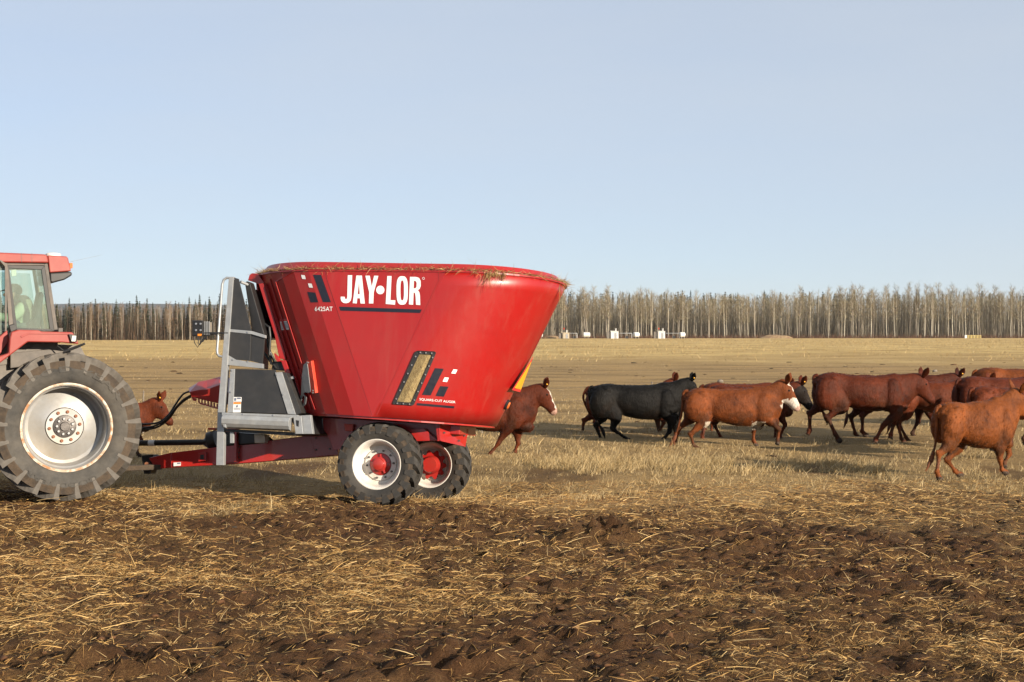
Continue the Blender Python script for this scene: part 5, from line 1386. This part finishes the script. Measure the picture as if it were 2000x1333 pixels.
    a.data.foreach_set('color', np.concatenate([C * ALB, np.ones((len(C), 1))], 1).astype(np.float32).ravel())
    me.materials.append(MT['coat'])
    root = empty('cow', M, label, 'cow', group)
    link('body', me, root)
    # short coat hair over the skin
    nf = len(me.polygons); ce = np.empty(nf * 3, dtype=np.float32); me.polygons.foreach_get('center', ce); ce = ce.reshape(-1, 3)
    no = np.empty(nf * 3, dtype=np.float32); me.polygons.foreach_get('normal', no); no = no.reshape(-1, 3)
    v0 = np.empty(nf, dtype=np.int32); me.polygons.foreach_get('loop_start', v0); li = np.empty(len(me.loops), dtype=np.int32); me.loops.foreach_get('vertex_index', li)
    vc = C[li[v0]]; hn_ = 6500; pk = rng.integers(0, nf, hn_); nv = no[pk]
    flow = np.tile([-.75, 0, -.55], (hn_, 1)); flow = flow - nv * np.sum(flow * nv, 1)[:, None]
    hd_ = flow + nv * .10 + rng.normal(size=(hn_, 3)) * .12
    hp_ = ce[pk] + rng.normal(size=(hn_, 3)) * voxel * .35
    cl_ = .78 + .4 * fbm(hp_[:, 0] * 9 + hp_[:, 1] * 3, hp_[:, 2] * 9, 2, 401); cl_ = cl_ * (.85 + .3 * rng.random(hn_))
    hc = vc[pk] * cl_[:, None]
    head_h = np.linalg.norm(hp_ - np.array(po), axis=1) < hl * 1.2
    hh = strands(hp_ - nv * .004, hd_, np.where(head_h, .016, .036) * (.6 + .7 * rng.random(hn_)), np.full(hn_, .009), -nv * .1, np.clip(hc, 0, 1), 1)
    link('hair', quad_mesh('hair', hh[0], hh[1], MT['hair'], {'tint': ('FLOAT_COLOR', hh[2])}), root)
    for s in (-1, 1):
        q_ = P(.31, -.030) + lat * s * .094 * hs
        link('eye', MB_eye, root, loc=q_).scale = (.021 * hs,) * 3
    if ear_tag:
        for s in (-1,):
            ev = (lat * s * .66 + up * .58 - axn * .52).normalized()
            c_ = P(.06, .0) + lat * s * .075 * hs + ev * .10 * hs
            MB().box(c_ + Vector((.02, -.026, -.01)), (.026 * hs, .006, .028 * hs)).build('ear_tag', MT['tag'], root, bevel=.004)
    return root
_e = MB(); ball(_e, (0, 0, 0), (1, 1, 1), 14); MB_eye = _e.build('eye', MT['eye'], smooth=True, mesh_only=True)
# calf head behind the tractor wheel
cow('plain red cow whose head shows between tractor wheel and mixer', 26.4, 150, 292, 786, 893, (311, 780), (341, 824), RED, phase=1, ear_tag=True, top_front=788)
# blazed cow running out behind the mixer
cow('red cow with a white blaze trotting out from behind the mixer', 27.2, 838, 1042, 762, 893, (1062, 754), (1091, 803), RED2, face='blaze', ear_tag=True, top_front=757, belly=846,
    voxel=.0185, legs=[('h', -1, [(870, 836), (848, 856), (860, 882), (866, 893)]), ('h', 1, [(880, 836), (868, 858), (882, 880), (890, 893)]),
          ('f', -1, [(990, 838), (974, 864), (959, 884), (953, 894)]), ('f', 1, [(1010, 844), (1012, 866), (1006, 884), (1001, 893)])])
cow('red cow with a white forehead half hidden behind the black cow', 33.2, 1147, 1316, 751, 863, (1316, 742), (1348, 778), RED, face='star', phase=2, tail=[(1139, 778), (1150, 806), (1160, 818)], top_front=753)
cow('black cow with an orange ear tag', 31.0, 1154, 1332, 749, 872, (1349, 741), (1373, 780), BLACK, ear_tag=True, belly=822, top_front=748, face=None, fat=1.05,
    tail=[(1153, 790), (1163, 818), (1174, 836)],
    voxel=.0185, legs=[('h', -1, [(1200, 812), (1196, 838), (1226, 858), (1238, 868)]), ('h', 1, [(1176, 812), (1165, 834), (1176, 862), (1184, 872)]),
          ('f', -1, [(1310, 822), (1306, 842), (1296, 856), (1291, 862)]), ('f', 1, [(1320, 824), (1322, 846), (1320, 862), (1323, 871)])])
cow('brown cow with white muzzle and belly patches walking ahead of the black cow', 28.9, 1338, 1521, 757, 878, (1535, 746), (1565, 795), ORANGE, face='white', belly=835, top_front=755, white_belly=True, head_turn=-14,
    tail=[(1332, 800), (1325, 832), (1319, 850)], ear_tag=False,
    voxel=.0185, legs=[('h', -1, [(1374, 818), (1347, 848), (1354, 870), (1360, 880)]), ('h', 1, [(1350, 816), (1330, 836), (1320, 864), (1314, 876)]),
          ('f', -1, [(1500, 818), (1519, 838), (1517, 858), (1514, 868)]), ('f', 1, [(1486, 822), (1474, 842), (1474, 862), (1478, 874)])])
cow('red cow with shade painted over its head walking just beyond the white-muzzled cow', 31.2, 1382, 1548, 750, 868, (1563, 749), (1591, 794), RED2, face='dark', phase=1, ear_tag=True, top_front=756)
cow('red cow mostly hidden, only its back showing above the white-muzzled cow', 33.6, 1370, 1530, 747, 860, (1540, 752), (1566, 790), RED, phase=3)
cow('big red cow with a black-smeared haunch striding in the middle of the herd', 29.4, 1592, 1772, 725, 866, (1799, 734), (1829, 782), RED2, belly=806, top_front=733,
    tail=[(1595, 772), (1601, 796), (1608, 808)], fat=1.0,
    voxel=.0185, legs=[('h', -1, [(1641, 790), (1613, 815), (1628, 847), (1635, 863)]), ('h', 1, [(1606, 790), (1585, 810), (1585, 842), (1577, 855)]),
          ('f', -1, [(1748, 806), (1720, 832), (1708, 856), (1703, 867)]), ('f', 1, [(1756, 806), (1750, 826), (1744, 850), (1741, 861)])])
cow('dark red cow walking in the shade behind the big red cow', 31.6, 1660, 1840, 730, 860, (1870, 733), (1896, 776), DARKRED, phase=3, ear_tag=True, top_front=736)
cow('red cow standing half hidden behind the striding cow and the front cow', 30.2, 1745, 1905, 742, 868, (1930, 742), (1958, 784), RED, phase=0, top_front=742)
cow('brown-backed cow farthest back at the right edge of the herd', 34.5, 1903, 2080, 717, 846, (2105, 720), (2135, 762), ORANGE, phase=2)
cow('red cow with its rump towards the camera behind the front cow', 27.6, 1864, 2050, 733, 870, (2085, 735), (2118, 782), RED2, phase=0, yaw=14, top_front=736)
cow('small light red cow tucked between the front cow and the red rump', 25.6, 1893, 2055, 752, 878, (2085, 752), (2118, 800), RED, phase=2, yaw=10, top_front=758)
cow('orange-brown cow nearest the camera at the right edge walking out of view', 22.2, 1826, 1984, 784, 936, (1994, 764), (2034, 816), (.19, .058, .016), belly=880, yaw=16, top_front=775, ear_tag=True, voxel=.018, fat=1.08,
    tail=[(1820, 830), (1818, 862), (1812, 885)],
    legs=[('h', -1, [(1838, 862), (1816, 884), (1812, 918), (1816, 935)]), ('h', 1, [(1876, 868), (1856, 900), (1874, 922), (1884, 932)]),
          ('f', -1, [(1946, 874), (1947, 900), (1952, 918), (1958, 926)]), ('f', 1, [(1982, 862), (1990, 890), (1980, 908), (1977, 917)])])
# ------------------------------------------------------------------ woods
BARK = np.array([(.30, .27, .215), (.40, .365, .29), (.25, .22, .17), (.34, .30, .24), (.20, .17, .135)])
TWIG = np.array([(.26, .22, .13), (.30, .26, .15), (.23, .19, .12), (.28, .21, .13)])
DEAD = np.array([(.20, .12, .075), (.23, .15, .09), (.17, .11, .07), (.25, .18, .11)])
NEED = np.array([(.030, .042, .020), (.040, .052, .024), (.024, .034, .018), (.050, .056, .028)])
def tprism(p0, p1, r0, r1, n=4):
    """Tapered stick as (V, tris-as-quads)."""
    p0 = np.array(p0, float); p1 = np.array(p1, float); t = p1 - p0; t /= np.linalg.norm(t) + 1e-9
    a = np.cross(t, [0.3, 1, .1]); a /= np.linalg.norm(a); b_ = np.cross(t, a)
    w = 2 * np.pi * np.arange(n) / n
    o = np.cos(w)[:, None] * a + np.sin(w)[:, None] * b_
    V = np.concatenate([p0 + o * r0, p1 + o * r1]); Qs = np.array([[k, (k + 1) % n, n + (k + 1) % n, n + k] for k in range(n)])
    return V, Qs
def cat(lst, colr):
    V = []; Qs = []; C = []; o = 0
    for (v, q), c in zip(lst, colr):
        V.append(v); Qs.append(q + o); C.append(np.tile([*c, 1], (len(v), 1))); o += len(v)
    return np.concatenate(V), np.concatenate(Qs), np.concatenate(C)
def aspen_geo(h, seed, twigs=TWIG, dens=62, low=.30):
    g = np.random.default_rng(seed); bark = BARK[g.integers(len(BARK))] * (.8 + .4 * g.random())
    bend = g.normal(size=(6, 2)) * .012 * h; bend[0] = 0; bend = np.cumsum(bend, 0) * .5
    pts = [np.array([bend[i][0], bend[i][1], h * i / 5]) for i in range(6)]; rr = [.17, .15, .125, .10, .065, .02]
    k = h / 17
    tk = [tprism(pts[i], pts[i + 1], rr[i] * k, rr[i + 1] * k, 5) for i in range(5)]
    trunk = cat(tk, [bark * (.95 + .1 * i) for i in range(5)])
    n1 = dens; f = low + (1 - low) * g.random(n1) ** .75; jj = np.minimum((f * 5).astype(int), 4); u = (f * 5 - jj)[:, None]
    Pt = np.array(pts); p = Pt[jj] * (1 - u) + Pt[jj + 1] * u; a = g.random(n1) * 6.28
    ln = h * (.05 + .11 * (1 - f) + .05 * g.random(n1)) * np.where(f > .5, 1.0, .7)
    d = np.stack([np.cos(a), np.sin(a), .9 + .9 * g.random(n1)], 1); d /= np.linalg.norm(d, axis=1, keepdims=True)
    c = twigs[g.integers(len(twigs), size=n1)] * (.7 + .5 * g.random((n1, 1)))
    A = strands(p, d, ln, np.full(n1, .075 * k), g.normal(size=(n1, 3)) * .08, c, 1)
    r3 = np.repeat(np.arange(n1), 4); s = p[r3] + d[r3] * (ln[r3] * (.25 + .75 * g.random(len(r3))))[:, None]
    d2 = d[r3] + g.normal(size=(len(r3), 3)) * .45
    B = strands(s, d2, ln[r3] * (.4 + .4 * g.random(len(r3))), np.full(len(r3), .055 * k), g.normal(size=(len(r3), 3)) * .1, c[r3] * (.85 + .3 * g.random((len(r3), 1))), 1)
    return trunk, join([A, B])
def spruce_geo(h, seed, width=.13, dead=0.0):
    g = np.random.default_rng(seed); tk = cat([tprism((0, 0, 0), (0, 0, h * .97), .13 * h / 12, .015, 5)], [np.array((.16, .12, .085))])
    V = []; C = []; Qs = []
    n = int(h * 3.6); o = 0; need = NEED[g.integers(len(NEED))]
    for i in range(n):
        f = .10 + .90 * (i + g.random()) / n; z = h * f; r = h * width * (1 - f) ** .75 * (.75 + .5 * g.random()) + .10
        m = 7 if f < .8 else 5; a0 = g.random() * 6.28
        for k in range(m):
            a = a0 + 6.28 * k / m + g.normal() * .25; rl = r * (.6 + .6 * g.random()); w = .22 + .16 * r
            dx, dy = math.cos(a), math.sin(a); px_, py_ = -dy * w, dx * w
            V += [(0, 0, z + .10), (dx * rl * .55 + px_ * .6, dy * rl * .55 + py_ * .6, z - .05 - rl * .10), (dx * rl, dy * rl, z - rl * .28 + .05), (dx * rl * .55 - px_ * .6, dy * rl * .55 - py_ * .6, z - .16 - rl * .15)]
            c = (DEAD[g.integers(len(DEAD))] * .8 if g.random() < dead + .10 * (f < .35) else need) * (.75 + .6 * g.random())
            C += [[*c, 1]] * 4; Qs.append([o, o + 1, o + 2, o + 3]); o += 4
    return tk, (np.array(V), np.array(Qs), np.array(C))
def mk(name, g): return quad_mesh(name, g[0], g[1], MT['twig'], {'tint': ('FLOAT_COLOR', g[2])})
ASP = [aspen_geo(17 + 1.2 * (i % 3), 300 + i) for i in range(8)]
ASPR = [aspen_geo(11, 330 + i, DEAD, 66, .18) for i in range(5)]
SPR = [spruce_geo(11, 350 + i, .105 + .015 * (i % 3), .05) for i in range(7)]
ASP_M = [(mk('trunk', a), mk('crown', b)) for a, b in ASP]
ASPR_M = [(mk('trunk', a), mk('crown', b)) for a, b in ASPR]
SPR_M = [(mk('trunk', a), mk('crown', b)) for a, b in SPR]
def plant(name, meshes, x, y, s, label, cat_, group):
    o = bpy.data.objects.new(name, None); o.empty_display_size = .5; col.objects.link(o)
    o.location = (x, y, gz1(x, y) - .05); o.rotation_euler = (rng.normal() * .012, rng.normal() * .012, rng.random() * 6.28); o.scale = (s * (.9 + .2 * rng.random()),) * 2 + (s,)
    tag(o, label, cat_, group)
    for nm, me in zip(('trunk', 'crown'), meshes):
        c = bpy.data.objects.new(nm, me); col.objects.link(c); c.parent = o
def mass(name, geos, xs, ys, ss, label, cat_):
    """A deep stand that reads as one mass."""
    V = []; Qs = {3: [], 4: []}; C = []; o = 0; Q4 = []
    for x, y, s in zip(xs, ys, ss):
        g = geos[rng.integers(len(geos))]; a = rng.random() * 6.28; ca, sa = math.cos(a), math.sin(a); z = gz1(x, y)
        for v, q, c in g:
            w = np.stack([v[:, 0] * ca - v[:, 1] * sa, v[:, 0] * sa + v[:, 1] * ca, v[:, 2]], 1) * s + [x, y, z]
            V.append(w); Q4.append(q + o); C.append(c * [.9, .9, .9, 1]); o += len(v)
    return tag(link(name, quad_mesh(name, np.concatenate(V), np.concatenate(Q4), MT['twig'], {'tint': ('FLOAT_COLOR', np.concatenate(C))})), label, cat_, kind='stuff')
def edge_y(x):
    """Distance of the wood's edge: nearer on the left, stepping back to the right."""
    return 385 + 170 * sstep(-60, 25, x)
# front row of the aspen wood, from behind the mixer to past the right edge
xs = np.sort(rng.uniform(6, 214, 285))
for i, x in enumerate(xs):
    y = edge_y(x) + rng.random() ** 1.5 * 20
    hgt = (.90 + .16 * rng.random()) * (1.0 + .06 * math.sin(x * .05)) * (1.0 if x > 100 else .93)
    plant('aspen_tree', ASP_M[i % 8], x, y, hgt, 'bare pale-trunked aspen in the front rows of the far wood right of the mixer', 'tree', 'aspens along the edge of the far wood')
xs = np.sort(rng.uniform(-156, 0, 118))
for i, x in enumerate(xs):
    plant('spruce_tree', SPR_M[i % 7], x, edge_y(x) + 6 + rng.random() * 26, (.74 + .40 * rng.random() ** 2.0), 'narrow dark spruce in the far wood left of the mixer', 'tree', 'spruces along the left wood edge')
xs = np.sort(rng.uniform(-156, 4, 82))
for i, x in enumerate(xs):
    plant('birch_tree', ASPR_M[i % 5], x, edge_y(x) + rng.random() * 8, (.70 + .22 * rng.random()), 'bare brown-twigged tree with pale trunk before the dark spruces left of the mixer', 'tree', 'bare trees along the left wood edge')
# the depth of the wood behind
n = 1150; x = rng.uniform(-10, 240, n); y = edge_y(x) + 14 + 90 * rng.random(n)
ASPL = [aspen_geo(17.5, 380 + i, TWIG, 18, .2) for i in range(4)]
mass('aspen_wood', ASPL, x, y, .84 + .2 * rng.random(n), 'deep mass of bare aspens behind the front row on the right', 'wood')
n = 380; x = rng.uniform(-260, 280, n); y = edge_y(x) + 60 + 110 * rng.random(n)
mass('spruce_wood', [(a, b) for a, b in SPR[:4]], x, y, np.where(x > 8, 1.70 + .22 * rng.random(n), .95 + .40 * rng.random(n)), 'dark spruce tops rising behind the bare trees', 'wood')
n = 760; x = rng.uniform(-190, 10, n); y = edge_y(x) + 3 + 50 * rng.random(n)
mass('mixed_wood', [aspen_geo(11, 390, DEAD, 20, .15), aspen_geo(11, 391, DEAD, 20, .12), SPR[4], aspen_geo(10, 392, DEAD, 20, .12), aspen_geo(10.5, 393, DEAD, 20, .12)], x, y, .74 + .22 * rng.random(n), 'brown mixed wood behind the left tree edge', 'wood')
# undergrowth along the foot of the woods
def brush(n, x0, x1, off, h0, h1, pal, label, back=10, seg=2, lean=.35):
    x = rng.uniform(x0, x1, n); y = edge_y(x) + off + back * rng.random(n)
    D = np.stack([rng.normal(size=n) * lean, rng.normal(size=n) * lean * .6, np.ones(n)], 1)
    Lh = h0 + (h1 - h0) * rng.random(n) ** 1.6
    g = strands(np.stack([x, y, gz(x, y)], 1), D, Lh, .05 + .07 * rng.random(n), rng.normal(size=(n, 3)) * .12 * min(1, lean * 3), pick(pal, n, .4), seg)
    return tag(link('undergrowth', quad_mesh('undergrowth', g[0], g[1], MT['straw'], {'tint': ('FLOAT_COLOR', g[2])})), label, 'undergrowth', kind='stuff')
brush(9000, 4, 225, -5, .5, 2.0, np.array([(.16, .075, .045), (.20, .10, .06), (.24, .15, .09), (.13, .07, .045)]), 'reddish brown brush along the foot of the right wood', 8)
brush(10000, -20, 230, 6, 2, 11, np.array([(.15, .11, .075), (.18, .14, .10), (.12, .09, .06)]), 'grey brown thicket inside the right wood', 60)
brush(11000, -210, 8, 2, 1.2, 7.0, np.array([(.12, .085, .055), (.16, .10, .065), (.10, .075, .05)]), 'brown thicket inside the left wood', 45)
brush(15000, -6, 240, 3, 8, 17.5, np.array([(.22, .185, .125), (.27, .235, .16), (.18, .15, .10), (.32, .28, .20)]), 'fine pale stems filling the right wood', 70, 1, .07)
brush(11000, -200, 6, 2, 4, 10.5, np.array([(.17, .105, .065), (.14, .10, .06), (.20, .14, .09), (.10, .085, .05)]), 'fine brown stems filling the left wood', 40, 1, .05)
# low earth mound and brush heap near the wood
def heap(x, y, lx, h, label):
    b = MB(); rings = []
    for i in range(9):
        t = i / 8 * 2 - 1; r_ = math.sqrt(max(0.02, 1 - t * t)); hh = h * r_ * (.8 + .3 * rng.random())
        rings.append([(x + lx * t, y - 3 * r_, gz1(x, y) - .2), (x + lx * t, y - 1.6 * r_, gz1(x, y) + hh * .7), (x + lx * t, y, gz1(x, y) + hh), (x + lx * t, y + 3 * r_, gz1(x, y) - .2)])
    b.loft(rings); o = b.build('brush_mound', MT['mound'], smooth=True); return tag(o, label, 'mound')
MT['mound'] = worn('brushy_earth', (.20, .12, .065), (.34, .24, .12), .9, .95, lo=.4, hi=.65, bmp=.6)
heap((1515 - 1000) * 540 / F, 540, 6.5, 1.3, 'long brown brush mound at the foot of the right wood')
heap((1075 - 1000) * 545 / F, 545, 4, 1.2, 'low brown mound beside the tan equipment shed')

# ------------------------------------------------------------------ well-site equipment by the wood
WD = 536.0
def wx(p): return (p - 1000) * WD / F
GZW = gz1(wx(1200), WD)
def shed(p0, p1, h, wall, label, stack):
    x0, x1 = wx(p0), wx(p1); r = empty('equipment_shed', Matrix.Translation(((x0 + x1) / 2, WD, GZW)), label, 'shed', 'equipment sheds by the wood'); w = x1 - x0
    MB().box((0, 1.2, h / 2), (w, 2.4, h)).build('wall', wall, r, bevel=.05)
    MB().prism([(-w / 2 - .15, h), (w / 2 + .15, h), (w / 2 + .15, h + .12), (-w / 2 - .15, h + .25)], -.15, 2.55).build('roof', wall, r)
    d = MB().box((w * .12, -.03, h * .42), (.8, .06, h * .78)).build('door', MT['galv'], r)
    MB().box((w * .12 + .3, -.08, h * .42), (.06, .05, .25)).build('handle', MT['black'], d)
    MB().tube([(w * stack, .8, h), (w * stack, .8, h + 1.0), (w * stack, .8, h + 1.15)], [.28, .28, .4], 8).build('vent_stack', MT['white_wall'], r, smooth=True)
    MB().box((-w / 2 - .75, 1.4, h * .48), (1.4, 1.8, h * .96)).build('side_cabinet', MT['grey_body'], r, bevel=.03)
    return r
shed(1099, 1112, 2.1, MT['tan_wall'], 'tan equipment shed with a square stack by the wood', .1)
shed(1193, 1208, 2.7, MT['white_wall'], 'left of the two white equipment sheds by the wood', .15)
shed(1285, 1299, 2.7, MT['white_wall'], 'right of the two white equipment sheds by the wood', .2)
def tank(p, l, label, yaw=0.0):
    r = empty('storage_tank', Matrix.Translation((wx(p), WD + 1, GZW)) @ Matrix.Rotation(yaw, 4, 'Z'), label, 'tank', 'white horizontal tanks by the wood')
    b = MB(); b.tube([(-l / 2 - .25, 0, 1.45), (-l / 2 - .15, 0, 1.45), (-l / 2, 0, 1.45), (l / 2, 0, 1.45), (l / 2 + .15, 0, 1.45), (l / 2 + .25, 0, 1.45)], [.4, .75, .95, .95, .75, .4], 16).build('shell', MT['white_wall'], r, smooth=True)
    for x in (-l * .32, l * .32): MB().box((x, 0, .35), (.25, 1.3, .7)).build('saddle', MT['grey_body'], r)
    MB().tube([(0, 0, 2.3), (0, 0, 2.75)], .14, 8).build('filler_neck', MT['grey_body'], r)
    return r
tank(1055, 1.6, 'white tank half hidden behind the mixer rear edge'); tank(1146, 2.2, 'white tank beside the tan shed'); tank(1243, 2.0, 'white tank between the two white sheds', .5); tank(1333, 1.8, 'rightmost white tank by the wood', .3)
for p0, p1, lb in ((1113, 1127, 'pipe run leaving the tan shed'), (1210, 1234, 'pipe run from the left white shed to its tank'), (1301, 1327, 'pipe run from the right white shed to its tank')):
    r = empty('pipe_rack', Matrix.Translation((wx(p0), WD + .6, GZW)), lb, 'pipe'); l = wx(p1) - wx(p0)
    MB().tube([(0, 0, 2.0), (l, 0, 2.0), (l, 0, .2)], .12, 8).build('pipe', MT['galv'], r, smooth=True)
    for f_ in (.15, .5, .85): MB().box((l * f_, 0, 1.0), (.14, .14, 2.0)).build('support', MT['grey_body'], r)
    MB().box((l * .6, .4, .5), (1.2, .8, 1.0)).build('valve_skid', MT['black'], r)
for p, lb in ((1101, 'orange marker pole above the tan shed'), (1286, 'orange marker pole above the right white shed')):
    r = empty('marker_pole', Matrix.Translation((wx(p), WD - .4, GZW)), lb, 'marker')
    MB().tube([(0, 0, 0), (0, 0, 4.0)], .05, 6).build('pole', MT['grey_body'], r); MB().box((.1, 0, 3.75), (.35, .1, .55)).build('flag', MT['orange_red'], r)
# yellow barrier at the right
r = empty('pipe_barrier', Matrix.Translation((wx(1878), WD - 4, gz1(wx(1878), WD))), 'yellow pipe barrier with a white end panel at the right', 'barrier'); l = wx(1909) - wx(1878)
for z in (.35, .75, 1.1): MB().tube([(0.9, 0, z), (l, 0, z)], .09, 6).build('rail', MT['yellow_pipe'], r)
for f_ in (.2, .4, .6, .8, 1.0): MB().box((l * f_, 0, .6), (.16, .16, 1.25)).build('post', MT['yellow_pipe'], r)
MB().box((.35, 0, .65), (.8, .1, 1.2)).build('end_panel', MT['white_wall'], r)

# ------------------------------------------------------------------ wire fence crossing the pasture
FP = []
for p in np.arange(-44, 2160, 331):
    d = 32.6 + 9.0 * float(sstep(960, 1500, np.array([float(p)]))[0]); FP.append(((p - 8 - 1000) * d / F, d))
for i, (x, y) in enumerate(FP):
    z = gz1(x, y)
    r = tag(MB().tube([(x, y, z - .1), (x + .01, y, z + .45), (x + .015, y, z + .98)], [.022, .020, .018], 8).build('fence_post', MT['wood'], smooth=True),
            'thin weathered post of the wire fence behind the herd', 'fence post', 'posts of the wire fence')
for z, nm in ((.30, 'lowest'), (.62, 'middle'), (.95, 'top')):
    pts = []
    for (x, y), (x2, y2) in zip(FP[:-1], FP[1:]):
        for k in range(4):
            t = k / 4; pts.append((x + (x2 - x) * t, y + (y2 - y) * t - .05, gz1(x, y) * (1 - t) + gz1(x2, y2) * t + z - .02 * math.sin(math.pi * t)))
    tag(MB().tube(pts, .0028, 4, caps=False).build('fence_wire', MT['wire']), nm + ' strand of the wire fence behind the herd', 'wire')

# a couple of small pale items of no known kind lying far out in the pasture
for p, py_, lb in ((1407, 747, 'pale item showing above the white-muzzled cow'), (1826, 727, 'pale item in the pasture behind the big red cow')):
    d = (EYE + .22) * F / (py_ - HOR); x = (p - 1000) * d / F
    b = MB(); ball(b, (0, 0, .07), (.15, .12, .10), 10)
    o = b.build('item', MT['wood'], smooth=True, loc=(x, d, gz1(x, d) - .02)); tag(o, lb, 'item')

# ------------------------------------------------------------------ air
hz = MB().box((0, 3700, 77), (9400, 8400, 170)).build('haze', None)
m = bpy.data.materials.new('pale_air'); m.use_nodes = True; nt = m.node_tree; nt.nodes.remove(nt.nodes['Principled BSDF'])
pv = N(nt, 'ShaderNodeVolumePrincipled'); pv.inputs['Color'].default_value = (.80, .88, 1, 1); pv.inputs['Density'].default_value = .00005; pv.inputs['Anisotropy'].default_value = .2
nt.links.new(pv.outputs[0], nt.nodes['Material Output'].inputs['Volume']); hz.data.materials.append(m)
tag(hz, 'thin pale air between the field and the far hills', 'haze', kind='stuff')
